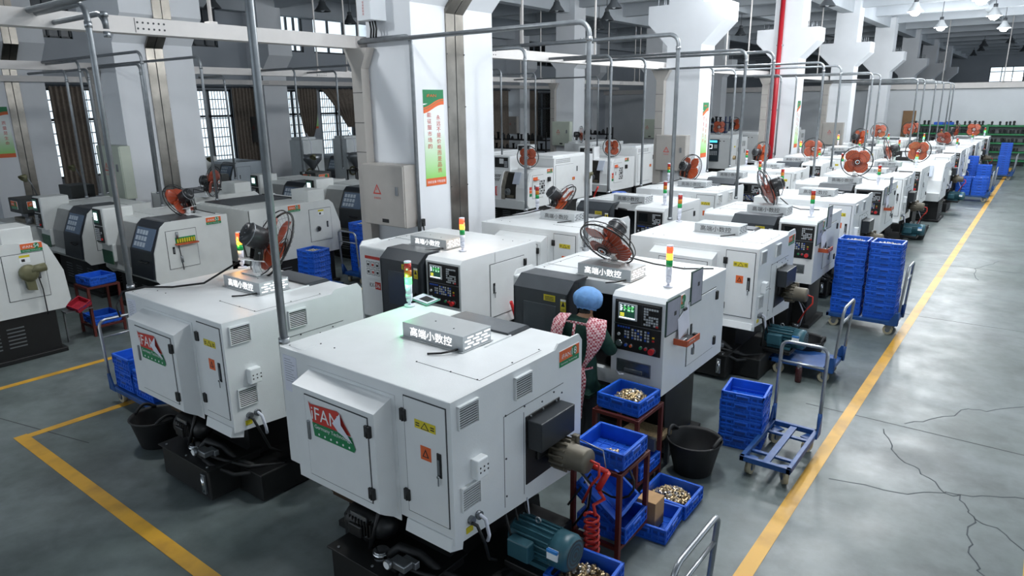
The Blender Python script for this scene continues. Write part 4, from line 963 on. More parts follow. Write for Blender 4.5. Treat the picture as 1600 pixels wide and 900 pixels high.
def slant_lathe(xc, yc, front, label, D=1.25, style='door', num=None, m='c', end='plain', nv=-.36, group='slant bed lathes in the left hall'):
    t = thing('slant_bed_lathe', label, 'lathe', (xc, yc, 0), pi if front else 0, group)
    mm = {'c': CREAM, 'w': WHITE, 'g': mat('blue_grey_machine_paint', 'a9b3bb', .4, var=.05)}[m]
    def P(nm, key, fn, par=t): return link(nm, cached(key, lambda: fn().mesh(nm)), par)
    y0h = .62-D
    bd = P('body', ('sb', D, m), lambda: s_body(D, mm)); P('base', ('sbase', D), lambda: s_base(D))
    if style == 'door' and not front:
        P('roof_box', ('rbx', D, m), lambda: MB().box(.3, .0, 1.55, .8, .36, 1.76, mm, .012)); P('roof_hatch', ('rht', D), lambda: MB().box(-.8, y0h+.15, 1.56, .1, .1, 1.575, CLEARP, .004))
        P('hatch_rail', ('rhr', D), lambda: MB().box(-.84, .12, 1.555, .2, .15, 1.58, BLACK))
    elif style == 'door':
        d = P('curved_door', 'sdoor2', s_door); P('door_window', 'sdw', s_window, d)
        P('door_handle', 'sdhd', lambda: MB().tube([(-.72, .67, .98), (-.72, .71, .97), (-.5, .71, .97), (-.5, .67, .98)], .012, BLACK, 6), d)
        p = P('control_pendant', 'spend', s_pendant); P('screen', 'sscr', s_screen, p); P('keypad', 'skey', s_keys, p)
        P('side_opening', 'sopen', lambda: MB().prism([(.3, .8), (.625, .8), (.615, 1.12), (.48, 1.48), (.3, 1.5)], 'x', -.13, .44, mat('machine_inner_grey', '8b8d8c', .4, var=.1)))
    else:
        PR = lambda a, c, m_: MB().prism([(.45, .80), (.67, .80), (.655, 1.12), (.53, 1.49), (.42, 1.55)], 'x', a, c, m_)
        P('opening_cavity', 'scav', lambda: MB().prism([(.4, .83), (.628, .83), (.615, 1.12), (.485, 1.47), (.4, 1.52)], 'x', -.50, .0, mat('cavity_shade_dark', '2c2a26', .45, .2, var=.4)))  # solid block, the shade of the open cavity put into its dark colour
        P('opening_lining', 'slin', lambda: MB().prism([(.45, .80), (.64, .80), (.63, 1.12), (.50, 1.47), (.42, 1.53)], 'x', -.12, .0, mat('worn_steel_lining', '8f8a80', .4, .4, var=.35, scale=12)))
        P('right_post', 'sfrm1', lambda: PR(-.84, -.50, WHITE)); P('front_cover', 'sfrm2', lambda: PR(.0, .84, WHITE))
        P('glass_flap', 'sflap', lambda: MB(SL).box(.40, -.12, .05, .62, .2, .066, mat('pale_glass_flap', 'bcc4d2', .15, var=.05), .01))
        P('chuck', 'schk', lambda: MB().cyl((-.22, .6, 1.0), (-.22, .66, 1.0), .09, GREYM).cyl((-.22, .66, 1.0), (-.22, .69, 1.0), .04, CHROME).box(-.42, .6, .86, -.2, .66, .92, DKMOT))
        P('door_pull', 'spull', lambda: MB().tube([(.12, .67, .9), (.12, .71, .9), (.12, .71, 1.12), (.12, .67, 1.12)], .016, REDK, 6))
        p = P('control_panel', 'spcp', lambda: (lambda b: (b.box(-.16, .1, 1.5, .40, .45, 1.9, WHITE, .015), b.box(-.10, .45, 1.60, .34, .462, 1.86, BLACK, .004), b)[2])(MB()))
        P('screen', 'sps', lambda: MB().box(.04, .46, 1.70, .18, .466, 1.83, SCREENF), p); P('keypad', 'spk', lambda: (lambda b: ([b.box(-.08+i*.035, .46, 1.62+j*.04, -.055+i*.035, .467, 1.645+j*.04, KEYW) for i in range(3) for j in range(4)], b)[1])(MB()), p)
        def slots():
            b = MB(SL)
            for r in range(2):
                for c in range(7): b.add([(-.40+c*.05, -.06+r*.1, .046), (-.375+c*.05, -.06+r*.1, .046), (-.345+c*.05, .02+r*.1, .046), (-.37+c*.05, .02+r*.1, .046)], [(0, 1, 2, 3)], SEAM)
            return b
        P('slot_vent', 'sslot', slots)
        P('drip_tray', 'sdrip', lambda: MB().prism([(.3, .58), (.72, .58), (.76, .80), (.3, .80)], 'x', -.84, .84, WHITE))
    # aisle end, towards +x in the room
    EM = frame((-.86, 0, 0), (0, -1, 0), (0, 0, 1)) if front else frame((.86, 0, 0), (0, 1, 0), (0, 0, 1))
    sx = -1 if front else 1
    def X(v): return sx*v     # position measured from the machine's depth axis, front positive
    y0 = .62-D
    def plate(a, c, z0, z1): return doorplate(EM, min(X(a), X(c)), z0, max(X(a), X(c)), z1, mm)
    ed = P('end_door', ('edr', front, end, D, m), lambda: plate(.42, -.05, .84, 1.42) if end != 'blower' else plate(.42, -.05, .82, 1.42))
    P('door_lock', ('edl', front, end), lambda: lock_b(EM, X(.33), 1.12, .11, False), ed)
    if num is not None:
        px = X(nv)-.13; P('number_plate', ('snp', num, front), lambda: number_plate_b(num, EM, px, 1.43, .26, .12))
    if end == 'blower': P('blower', ('blw', front), lambda: blower(EM, X(.2), 1.17))
    if end == 'rack': P('tool_rack', ('rack', front), lambda: (lambda b: (b.box(X(.3)-.0, 1.2, 0, X(.3)+.34, 1.22, .09, mat('orange_tray_paint', 'b5522f')), b.box(X(.3)+.01, 1.22, 0, X(.3)+.33, 1.31, .012, GREENP), [b.box(X(.3)+.03+k*.037, 1.23, .01, X(.3)+.05+k*.037, 1.29, .03, YELP) for k in range(8)], b)[3])(MB(EM)))
    if end == 'rack': P('air_gun', ('agun', front), lambda: (lambda b: (b.cyl((X(.36)+.1, 1.4, .02), (X(.36)+.1, 1.3, .02), .02, GREYM, seg=8), b.tube([(X(.36)+.1, 1.3, .02), (X(.36)+.12, 1.05, .02), (X(.36)+.14, .8, .02)], .007, BLACK, 5), b.cyl((X(.36)+.13, 1.02, .02), (X(.36)+.135, .92, .02), .02, GREYM, seg=8), b)[3])(MB(EM)))
    if end == 'disc': P('cable_gland', ('dsc', front), lambda: MB(EM).cyl((X(.12), 1.06, 0), (X(.12), 1.06, .03), .05, GREYM, seg=16).cyl((X(.12), 1.06, .03), (X(.12), 1.06, .04), .035, BLACK, seg=14))
    if end in ('disc', 'blower'): P('warning_label', ('elb', front, end), lambda: MB(EM).box(X(.2)-.06, 1.3, 0, X(.2)+.06, 1.4, .0095, WHP).box(X(.2)-.06, 1.37, .005, X(.2)+.06, 1.4, .0105, YELP).box(X(.2)-.04, 1.315, .005, X(.2)+.0, 1.35, .011, BLKP))
    if end == 'grid':
        def g():
            b = MB(EM); x = X(.0)-.12
            for i in range(4):
                for j in range(6):
                    if (i in (1, 2) and j in (2, 3)): continue
                    b.box(x+i*.065, .92+j*.062, .008, x+i*.065+.05, .92+j*.062+.046, .01, BLKP)
                    if (i+j) % 2: b.box(x+i*.065+.012, .92+j*.062+.01, .008, x+i*.065+.038, .92+j*.062+.036, .0105, WHP)
            b.box(x+.08, 1.06, .008, x+.17, 1.15, .0105, BLKP)
            for k, m_ in enumerate((GREENP, ORANGEP, REDP)): b.box(X(.5)-.05, .9+k*.085, .0, X(.5)+.05, .975+k*.085, .004, m_)
            b.box(X(.3)-.1, 1.3, 0, X(.3)+.12, 1.315, .06, mat('orange_tray_paint', 'b5522f')); b.box(X(.3)-.1, 1.315, 0, X(.3)+.1, 1.38, .01, ORANGEP); b.box(X(-.3)-.05, 1.22, 0, X(-.3)+.05, 1.34, .06, BLACK, .015)
            return b
        P('printed_chart', ('grd', front), g, ed)
    return t

def cabinet_machine(xc, yc, label, W=1.1, D=2.0, H=1.8):
    # back halves of the open lathes: tall white electrical cabinet body
    t = thing('machine_cabinet', label, 'machine cabinet', (xc, yc, 0), 0, 'tall white cabinets behind the open lathes')
    b = MB(); b.box(-W/2, -D/2, .6, W/2, D/2, H, WHITE, .01); b.box(-W/2+.1, -D/2+.1, H, W/2-.1, D/2-.3, H+.06, WHITE, .01)
    for r in range(3):
        for c in range(12): b.box(W/2, -D/2+.1+c*.06, H-.14+r*.04, W/2+.002, -D/2+.13+c*.06, H-.12+r*.04, SEAM)
    part('cabinet_body', b, t)
    part('base', MB().box(-W/2+.06, -D/2+.06, 0, W/2-.06, D/2-.06, .62, BLKMET, .01), t)
    E = frame((W/2, 0, 0), (0, 1, 0), (0, 0, 1))
    d = part('cabinet_door', doorplate(E, -D/2+.08, .72, -D/2+.95, H-.2), t); part('door_lock', lock_b(E, -D/2+1.15, 1.45, .14, False), t); part('door_lock', lock_b(E, -D/2+1.75, 1.0, .12, False), t)
    part('blower', blower(E, D/2-.35, 1.2), t); part('warning_label', MB(E).box(-D/2+.9, 1.15, 0, -D/2+1.03, 1.23, .011, REDP).box(-D/2+.93, 1.17, 0, -D/2+.97, 1.21, .012, YELP), t)
    return t

def vertical_console_machine(xc, yc, label):
    t = thing('machining_centre', label, 'machining centre', (xc, yc, 0), 0, 'white machining centres with dark consoles')
    b = MB(); b.box(-1.0, -.9, .55, .55, .95, 1.78, WHITE, .015); b.prism([(-.9, 1.78), (.6, 1.78), (.5, 1.9), (-.8, 1.9)], 'x', -.9, .45, WHITE)
    for k in range(6): b.box(-.6+k*.16, -.903, 1.64, -.54+k*.16, -.9, 1.67, SEAM)
    b.box(.55, .1, .7, .553, .11, 1.7, SEAM); b.box(.55, -.3, .7, .553, -.29, 1.7, SEAM)
    part('enclosure', b, t); part('base', MB().box(-.9, -.8, 0, .5, .85, .56, BLKMET, .01), t)
    Fm = frame((0, -.9, 0), (1, 0, 0), (0, 0, 1))
    c = part('console', MB(Fm).box(-.5, .85, 0, .05, 1.72, .05, mat('console_dark', '2f3a42', .35), .008), t)
    part('screen', MB(Fm).box(-.42, 1.6, .05, -.03, 1.68, .056, SCRCYN).box(-.44, 1.35, .05, -.22, 1.52, .058, SCRWHT).box(-.42, 1.37, .055, -.24, 1.5, .06, SCROFF), c)
    b = MB(Fm)
    for i in range(6):
        for j in range(3): b.box(-.44+i*.075, 1.1+j*.06, .05, -.39+i*.075, 1.14+j*.06, .058, KEYW)
    b.box(-.15, 1.37, .05, -.02, 1.52, .058, KEYW); part('keypad', b, c)
    E = frame((.55, 0, 0), (0, 1, 0), (0, 0, 1))
    d = part('side_door', doorplate(E, -.25, .72, .05, 1.7), t); part('door_lock', lock_b(E, -.18, 1.3, .16, False), d); part('door_lock', lock_b(E, .6, 1.2, .16, False), t)
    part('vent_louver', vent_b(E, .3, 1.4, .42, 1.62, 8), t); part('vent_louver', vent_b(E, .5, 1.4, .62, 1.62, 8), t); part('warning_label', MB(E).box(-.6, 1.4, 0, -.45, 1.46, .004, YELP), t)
    part('brass_knob', MB(E).cyl((-.6, 1.0, 0), (-.6, 1.0, .08), .08, BRASS, seg=14), t)
    return t

def hopper_machine(x, y, label, rz=0):
    t = thing('hopper_feeder', label, 'feeder machine', (x, y, 0), rz, 'grey feeders along the window wall')
    g = mat('pale_feeder_paint', 'c3c9cb', .45, var=.05)
    part('column', MB().box(-.35, -.2, .75, .35, .55, 2.2, g, .02).box(-.3, -.15, 2.2, .2, .4, 2.28, g, .01), t)
    part('base', MB().box(-.45, -.3, 0, .45, .6, .76, BLKMET, .02), t)
    part('hopper', MB().lathe([(.08, 1.35), (.12, 1.42), (.28, 1.62), (.30, 1.78), (.28, 1.78), (.1, 1.45)], (.62, -.1, 0), (0, 0, 1), GREYM, 16), t)
    b = MB()
    for dx in (.42, .82):
        for dy in (-.3, .1): b.box(dx-.015, dy-.015, 0, dx+.015, dy+.015, 1.25, BLACK)
    b.box(.4, -.32, 1.23, .84, .12, 1.26, BLACK); b.box(.4, -.32, .5, .84, -.3, .53, BLACK); b.box(.4, .1, .5, .84, .12, .53, BLACK)
    part('stand_frame', b, t); part('feed_tube', MB().cyl((.62, -.1, 1.24), (.62, -.1, 1.36), .05, BLACK), t)
    part('hose', MB().tube([(.1, .1, 2.28), (.3, 0, 2.4), (.55, -.05, 2.1), (.6, -.1, 1.8)], .012, PAPER, 6), t)
    part('handwheel', MB().lathe([(.13, 0), (.15, .02), (.15, .04), (.13, .06), (.1, .03)], (.36, -.05, 1.2), (1, 0, 0), mat('olive_blower_casting', '6b6a4e'), 18), t)
    return t
def bench_lathe(x, y, rz, label, sign=True, plate=True):
    t = thing('bench_lathe', label, 'lathe', (x, y, 0), rz, 'older bench lathes with dark head boxes')
    part('bed', MB().prism([(-.5, .62), (.5, .62), (.56, 1.02), (.4, 1.12), (-.45, 1.12), (-.55, 1.02)], 'x', -.85, .85, CREAM), t); part('base', MB().box(-.75, -.42, 0, .75, .42, .63, BLKMET, .02), t)
    h = part('head_box', MB().box(-.3, -.25, 1.12, .25, .2, 1.2, DKMOT, .01).box(-.35, -.28, 1.3, .3, .22, 1.58, mat('head_box_dark', '3a3d3c', .5, var=.15), .015).box(-.2, -.15, 1.18, .15, .1, 1.32, GREYM), t)
    part('carriage', MB().box(.35, -.2, 1.1, .65, .2, 1.26, DKMOT, .02).cyl((.5, -.3, 1.2), (.5, -.2, 1.2), .06, GREYM).cyl((.4, 0, 1.26), (.4, 0, 1.4), .04, BLACK), t)
    if plate: part('number_plate', number_plate_b(None, frame((.30, 0, 0), (0, 1, 0), (0, 0, 1)), -.18, 1.38, .32, .15), h); part('number_plate', number_plate_b(None, frame((0, -.28, 0), (1, 0, 0), (0, 0, 1)), -.2, 1.38, .32, .15), h)
    if sign:
        b = MB(frame((.85, 0, 0), (0, 1, 0), (0, 0, 1))); b.box(-.4, .74, 0, .4, 1.0, .006, GREENP); b.text('iFAN Valve', -.36, .87, .7, .1, ORANGEP, .008); b.text('Germany Technology', -.34, .78, .68, .05, WHP, .008); part('sign_panel', b, t)
    part('work_lamp', MB().tube([(-.1, .15, 1.58), (-.12, .1, 1.8), (-.05, .0, 1.98)], .012, GREYM, 6).lathe([(.03, 0), (.09, .1), (.08, .1), (.02, .01)], (-.05, 0, 2.0), (.2, -.5, -.5), mat('olive_blower_casting', '6b6a4e'), 12), t)
    return t

# ================================================================ CRATES, TROLLEYS, TUBS, TABLES
CW, CD, CH = .40, .38, .13
def crate_b(m=BLUE):
    b = MB(); w, d, h, t = CW/2, CD/2, CH, .012
    b.box(-w+.015, -d+.015, 0, w-.015, d-.015, .008, m)
    for i in range(1, 4): b.box(-w+.02, -d+i*CD/4-.004, .008, w-.02, -d+i*CD/4+.004, .013, m)
    for i in range(1, 5): b.box(-w+i*CW/5-.004, -d+.02, .008, -w+i*CW/5+.004, d-.02, .013, m)
    def wall(M, L):
        b.M = M
        b.box(-L, -.006, 0, L, .006, h-.004, m)
        b.box(-L-.008, -.014, h-.022, L+.008, .008, h, m, .003); b.box(-L, -.016, h-.07, L, .002, h-.06, m); b.box(-L, -.014, .018, L, .002, .027, m)
        n = 7
        for k in range(n+1): x = -L+2*L*k/n; b.box(x-.004, -.014, .02, x+.004, 0, h-.02, m)
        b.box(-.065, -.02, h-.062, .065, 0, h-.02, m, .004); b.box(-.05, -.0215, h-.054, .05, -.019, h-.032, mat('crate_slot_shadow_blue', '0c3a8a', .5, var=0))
        for k in (0, 1, n-2, n-1):
            x = -L+2*L*(k+.5)/n
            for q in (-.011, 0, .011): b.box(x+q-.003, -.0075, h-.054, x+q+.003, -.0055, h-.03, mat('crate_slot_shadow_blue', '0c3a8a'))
    for a, L, o in ((0, w-.008, d), (pi, w-.008, d), (pi/2, d-.008, w), (-pi/2, d-.008, w)):
        wall(Matrix.Rotation(a, 4, 'Z') @ Matrix.Translation((0, -o+.014, 0)), L)
    b.M = Matrix(); return b
CR = cached('crate', lambda: crate_b().mesh('storage_crate'))
def crate(x, y, z, rz, label, group='blue storage crates'):
    o = link('storage_crate', CR); o.location = (x, y, z); o.rotation_euler = (0, 0, rz); return tag(o, label, 'crate', group)
CPITCH = .088
def stack(x, y, z, n, where, rz=0, fill=False, cat='blue storage crates in stacks'):
    for k in range(n):
        nm = 'top' if k == n-1 else ORD[k]+(' from bottom' if k else '')
        crate(x+random.uniform(-.006, .006), y+random.uniform(-.006, .006), z+k*CPITCH, rz+random.uniform(-.012, .012), 'blue crate, %s in the %s' % (nm, where), cat)
    if fill: heap(x, y, z+(n-1)*CPITCH+.045, .16, .15, .06, 'pale fittings in the top crate of the '+where, PALEFIT)
PALEFIT = mat('pale_fittings', 'd8d2c0', .35, .4, var=.4, scale=90)
def heap(x, y, z, rx, ry, h, label, m):
    b = MB(); random.seed(int(abs(x*100)+abs(y*100)))
    for i in range(150):
        a = random.uniform(0, 2*pi); r = random.random()**.5; px, py = rx*max(-.95, min(.95, 1.15*r*cos(a))), ry*max(-.95, min(.95, 1.15*r*sin(a)))
        q = Vector((random.uniform(-1, 1), random.uniform(-1, 1), random.uniform(-.6, .6))).normalized(); p = Vector((px, py, h*(1-.5*r*r)*random.uniform(.3, 1)))
        b.cyl(p-q*.014, p+q*.014, .009, m, seg=6)
    b.box(-rx*.98, -ry*.98, -.03, rx*.98, ry*.98, h*.25, m)
    o = part('fittings_fill', b, None); o.location = (x, y, z); o['kind'] = 'stuff'; o['label'] = label; o['category'] = 'fittings'; return o
def fitting_b(m):
    b = MB(); b.lathe([(.007, -.018), (.012, -.018), (.012, -.004), (.015, -.004), (.015, .006), (.011, .006), (.011, .02), (.007, .02)], (0, 0, 0), (0, 0, 1), m, 6); b.lathe([(.007, .02), (.007, -.018)], (0, 0, 0), (0, 0, 1), SEAM, 6); return b
def fittings(x, y, z, rx, ry, n, h, where, seed, x_off=0, y_off=0):
    random.seed(seed); pts = []
    mb, mn = cached('fitb', lambda: fitting_b(BRASS).mesh('pipe_fitting')), cached('fitn', lambda: fitting_b(NICKEL).mesh('pipe_fitting'))
    for i in range(n):
        best = None
        for k in range(14):
            a = random.uniform(0, 2*pi); r = random.random()**.5; p = (rx*r*cos(a), ry*r*sin(a))
            d = min([((p[0]-q[0])**2+(p[1]-q[1])**2) for q in pts] or [1])
            if best is None or d > best[0]: best = (d, p, r)
        _, p, r = best; pts.append(p)
        o = link('pipe_fitting', mb if i % 3 else mn); o.location = (x+x_off+p[0], y+y_off+p[1], z+.016+h*(1-r*r)+random.uniform(0, .012)); o.scale = (1.25, 1.25, 1.25)
        o.rotation_euler = (random.uniform(.6, 2.5), random.uniform(-.5, .5), random.uniform(0, 6.28))
        tag(o, 'small brass and nickel pipe fitting in the '+where, 'pipe fitting', 'pipe fittings in the '+where)
    if h > .02:
        b = MB(); N = 16; vs = [(0, 0, h-.008)]+[(rx*q*cos(2*pi*i/N)*1.0, ry*q*sin(2*pi*i/N), (h-.008)*(1-q*q)) for q in (.5, .8, 1) for i in range(N)]
        fs = [(0, 1+i, 1+(i+1) % N) for i in range(N)]+[(1+k*N+i, 1+k*N+(i+1) % N, 1+(k+1)*N+(i+1) % N, 1+(k+1)*N+i) for k in range(2) for i in range(N)]+[tuple(1+2*N+i for i in range(N))]
        b.add(vs, fs, mat('fittings_underlayer', '8a7a60', .4, .6, var=.5, scale=60)); o = part('fittings_fill', b, None); o.location = (x+x_off, y+y_off, z+.004); o['kind'] = 'stuff'; tag(o, 'heaped underlayer of small fittings in the '+where, 'fittings')

def caster_b():
    b = MB(); b.cyl((0, -.022, .065), (0, .022, .065), .065, WHEEL, seg=18); b.cyl((0, -.025, .065), (0, .025, .065), .03, BLUE2, seg=12)
    for s in (-1, 1): b.prism([(-.02, .05), (.02, .05), (.055, .14), (-.03, .14)], 'y', s*.028, s*.034, GREYM)
    b.box(-.05, -.05, .14, .06, .05, .15, BLUE2); return b
def trolley(x, y, rz, label, L=.9, W=.5, H=.95, solid_deck=True, hz=True):
    # deck runs along local x from -L to 0, the push handle stands at x=0
    t = thing('platform_trolley', label, 'trolley', (x, y, 0), rz, 'blue platform trolleys')
    b = MB(); z = .17
    for yy in (-W/2, W/2-.04): b.box(-L, yy, z-.02, 0, yy+.04, z+.03, BLUE2, .004)
    for xx in (-L, -.04): b.box(xx, -W/2, z-.02, xx+.04, W/2, z+.03, BLUE2, .004)
    if solid_deck: b.box(-L+.02, -W/2+.02, z+.012, -.02, W/2-.02, z+.028, BLUE2)
    else:
        b.box(-L+.03, -.03, z, -.03, .03, z+.02, BLUE2)
        for xx in (-L+.2, -.25): b.box(xx, -W/2+.03, z-.015, xx+.04, W/2-.03, z+.005, BLUE2)
    for s in (-1, 1): b.prism([(-.12, z-.02), (.02, z-.02), (.02, z+.17), (-.02, z+.17)], 'y', s*(W/2)-.012, s*(W/2)+.004, BLUE2)
    part('deck_frame', b, t)
    lean = .06
    def hp(v): k = v/H; return .0+lean*k
    R = .07; pts = []
    for s in (-1, 1):
        col = [(hp(.15), s*(W/2-.01), .17), (hp(H*.5), s*(W/2-.01), H*.5), (hp(H-R), s*(W/2-.01), H-R)]+[(hp(H)-.0, s*(W/2-.01-R*(1-cos(a))), H-R+R*sin(a)) for a in (pi/6, pi/3, pi/2)]
        pts += col if s < 0 else col[::-1]
    part('push_handle', MB().tube(pts, .017, STEEL, 8), t)
    part('cross_bar', MB().cyl((hp(H*.8), -W/2+.01, H*.8), (hp(H*.8), W/2-.01, H*.8), .013, STEEL, seg=8), t)
    for s in (-1, 1): part('handle_sleeve', MB().tube([(hp(.15), s*(W/2-.01), .16), (hp(H*.35), s*(W/2-.01), H*.36)], .02, BLUE2, 8), t)
    cm = cached('caster', lambda: caster_b().mesh('caster'))
    for xx in (-L+.1, -.1):
        for yy in (-W/2+.07, W/2-.07): o = link('caster', cm, t); o.location = (xx, yy, 0); o.rotation_euler = (0, 0, random.uniform(-.6, .6))
    return t
def tub(x, y, label, r=.23, h=.3, rz=0):
    t = thing('rubber_tub', label, 'tub', (x, y, 0), rz, 'black rubber tubs by the machines')
    part('tub_body', MB().lathe([(0, .005), (r*.62, .0), (r*.7, .01), (r*.97, h-.02), (r*1.04, h), (r*1.0, h+.01), (r*.93, h-.02), (r*.66, .03), (0, .025)], (0, 0, 0), (0, 0, 1), RUBBER, 28).lathe([(r*.45, .05), (r*.5, .055), (r*.5, .04)], (0, 0, 0), (0, 0, 1), RUBBER, 24), t)
    for s in (-1, 1): part('loop_handle', MB().tube([(r*.95*cos(a)*s+0, r*.95*sin(a)*1.0, h+.055*sin((a+.45)/.9*pi)+.0) for a in [-.45+.9*i/8 for i in range(9)]], .016, RUBBER, 7), t)
    return t
def table(x, y, label, W=.38, D=.42, H=.74, shelf=.12):
    t = thing('steel_work_table', label, 'table', (x, y, 0), 0, 'red brown steel stands for crates')
    s = .035
    for sx in (-1, 1):
        for sy in (-1, 1):
            part('leg', MB().box(sx*W/2-s/2, sy*D/2-s/2, 0, sx*W/2+s/2, sy*D/2+s/2, H, REDBR, .003), t)
    for nm, z in (('top_frame', H-.03), ('shelf_frame', shelf)):
        b = MB()
        for sy in (-1, 1): b.box(-W/2, sy*D/2-s/2+.002, z, W/2, sy*D/2+s/2-.002, z+.03, REDBR, .002)
        for sx in (-1, 1): b.box(sx*W/2-s/2+.002, -D/2, z, sx*W/2+s/2-.002, D/2, z+.03, REDBR, .002)
        b.box(-W/2, -.02, z, W/2, .02, z+.02, REDBR); part(nm, b, t)
    return t

# ================================================================ PLACEMENT: aisle row (right) and second row
SETS = [
 (-3.27, 3.30, 0, 'nearest white lathe seen from behind, steel board numbered 18 on its end', dict(lit='g', tower=(-.765, .53), num='18', poster=True)),
 (-3.19, 5.92, 1, 'white lathe with dark sliding door open, the worker in front', dict(lit='a', tower=(-.64, .29), door='open', screen=True, boards=True)),
 (-3.22, 8.40, 0, 'white lathe behind the worker\'s machine, its motor end by the empty blue trolley', dict(tower=(-.72, .55), num='')),
 (-3.17, 10.65, 1, 'white lathe with charcoal door, left of the tall blue crate trolley on the aisle', dict(boards=True)),
 (-3.15, 12.80, 0, 'white lathe seen from behind, fifth along the aisle from the front', dict(tower=(-.72, .55))),
 (-3.15, 15.30, 1, 'white lathe under the fan that faces the camera on the aisle row', dict(boards=True)),
 (-3.12, 17.35, 0, 'white lathe seen from behind, seventh along the aisle from the front', dict(tower=(-.72, .55))),
 (-3.10, 19.60, 1, 'white lathe eighth along the aisle, behind a facing fan', dict(lit='g')),
 (-2.98, 24.10, 0, 'white lathe beside the far trolley of blue crates, rear side in view', dict(tower=(-.72, .55))),
 (-2.95, 26.70, 1, 'white lathe at the far blue crate trolley, tenth along the aisle', dict()),
 (-2.92, 28.80, 0, 'white lathe, eleventh along the aisle, rear side in view', dict(lit='g', tower=(-.72, .55))),
 (-2.90, 31.20, 1, 'white lathe, twelfth along the aisle', dict()),
 (-2.88, 33.30, 0, 'white lathe, last but one along the aisle', dict(tower=(-.72, .55))),
 (-2.85, 36.20, 1, 'last white lathe of the aisle row, before the green shelves', dict(lit='g')),
 (-5.69, 3.33, 0, 'white lathe seen from behind with an amber lamp and a dark fan on its roof', dict(lit='a', tower=(-.78, .47), poster=True)),
 (-5.61, 6.02, 1, 'white lathe with closed charcoal door and a lit amber lamp', dict(lit='a', tower=(-.48, .28), screen=True)),
 (-5.45, 8.12, 0, 'white lathe touching the big double pillar, seen from behind', dict(tower=(-.72, .55))),
 (-5.42, 10.60, 1, 'white lathe with open dark door, behind the worker\'s tilted fan', dict(door='open')),
 (-5.45, 12.82, 0, 'white lathe in the second row with a fan seen from behind on its roof', dict(tower=(-.72, .55))),
 (-5.42, 15.2, 1, 'white lathe in the second row in front of the dark vertical console', dict()),
 (-5.42, 17.4, 0, 'white lathe in the second row just before the red fire pipe', dict(tower=(-.72, .55))),
 (-5.40, 19.9, 1, 'white lathe in the second row under an orange fan left of the far conduits', dict()),
 (-5.38, 22.1, 0, 'white lathe in the second row, ninth from the front', dict(lit='a', tower=(-.72, .55))),
 (-5.36, 24.5, 1, 'white lathe in the second row, tenth from the front', dict()),
 (-5.34, 26.7, 0, 'white lathe in the second row, eleventh from the front', dict(lit='a', tower=(-.72, .55))),
 (-5.32, 29.1, 1, 'white lathe in the second row, twelfth from the front', dict(lit='g')),
 (-5.30, 31.4, 0, 'white lathe in the second row, thirteenth from the front', dict(tower=(-.72, .55))),
 (-5.28, 33.8, 1, 'white lathe at the far end of the second row', dict()),
]
SHORT = ['nearest lathe', 'lathe at which the worker stands', "lathe behind the worker's machine", 'lathe left of the tall crate trolley', 'fifth lathe along the aisle', 'lathe with the facing fan on the aisle', 'seventh lathe along the aisle', 'eighth lathe along the aisle', 'lathe beside the far crate trolley', 'tenth lathe along the aisle', 'eleventh lathe along the aisle', 'twelfth', 'last but one', 'last', 'amber-lit lathe with the dark fan', 'closed-door lathe below the pillar cabinet', 'lathe touching the big double pillar', "open lathe behind the worker's tilted fan", 'second-row lathe with the fan seen from behind', 'second-row lathe before the dark vertical console', 'second-row lathe before the red fire pipe', 'second-row lathe under the facing orange fan', 'ninth lathe of the second row', 'tenth lathe of the second row', 'eleventh lathe of the second row', 'twelfth lathe of the second row', 'thirteenth', 'far end']
for i, (x, y, fr, lab, kw) in enumerate(SETS):
    cnc_lathe(x, y, bool(fr), lab, near=y < 13, **kw)
    lit = i in (0, 1, 14, 15)
    sx, sy = (x-.0, y-.2) if fr else (x+.05, y+.1)
    if y < 30: sign_box(sx, sy, ZT+.003, lit, 'sign box with %s characters on the %s' % ('lit white' if lit else 'black', SHORT[i]))

def ry(n, x, y, z, az, el, lab, **k): fan(x, y, z, az, el, lab, **k)
SZ = ZT+.116
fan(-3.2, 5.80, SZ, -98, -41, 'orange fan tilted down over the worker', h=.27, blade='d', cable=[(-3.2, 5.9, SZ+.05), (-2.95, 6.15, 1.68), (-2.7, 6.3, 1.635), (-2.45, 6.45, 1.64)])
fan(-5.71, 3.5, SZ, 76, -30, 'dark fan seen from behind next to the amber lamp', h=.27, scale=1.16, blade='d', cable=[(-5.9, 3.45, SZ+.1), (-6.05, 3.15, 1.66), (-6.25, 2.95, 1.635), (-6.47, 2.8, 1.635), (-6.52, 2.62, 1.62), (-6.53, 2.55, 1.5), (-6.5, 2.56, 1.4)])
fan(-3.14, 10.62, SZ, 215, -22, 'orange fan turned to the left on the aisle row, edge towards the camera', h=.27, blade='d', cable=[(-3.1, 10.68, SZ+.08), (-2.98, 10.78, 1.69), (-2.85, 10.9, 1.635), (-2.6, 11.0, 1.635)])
fan(-5.75, 8.5, ZT+.003, 50, -42, 'orange fan seen from behind, just right of the big pillar', h=.27, cable=[(-5.8, 8.5, 1.72), (-6.0, 8.1, 1.66), (-6.2, 7.8, 1.64)])
fan(-5.8, 13.3, ZT+.003, 70, -18, 'orange fan seen from behind, in front of the second pillar cabinet', h=.32, cable=[(-5.8, 13.2, 1.72), (-6.0, 12.9, 1.65), (-6.2, 12.6, 1.64)])
fan(-3.0, 15.15, SZ, -72, -2, 'orange fan facing the camera on the aisle row, the nearest one facing', h=.32, cable=[(-3.0, 15.3, SZ+.05), (-2.8, 15.5, 1.66), (-2.6, 15.6, 1.64)])
fan(-3.0, 19.5, SZ, 200, -15, 'orange fan turned left, first of the two fans side by side far along the aisle', h=.3)
fan(-2.62, 20.15, ZT+.003, -70, 0, 'facing orange fan, second of the two fans side by side far along the aisle', h=.35)
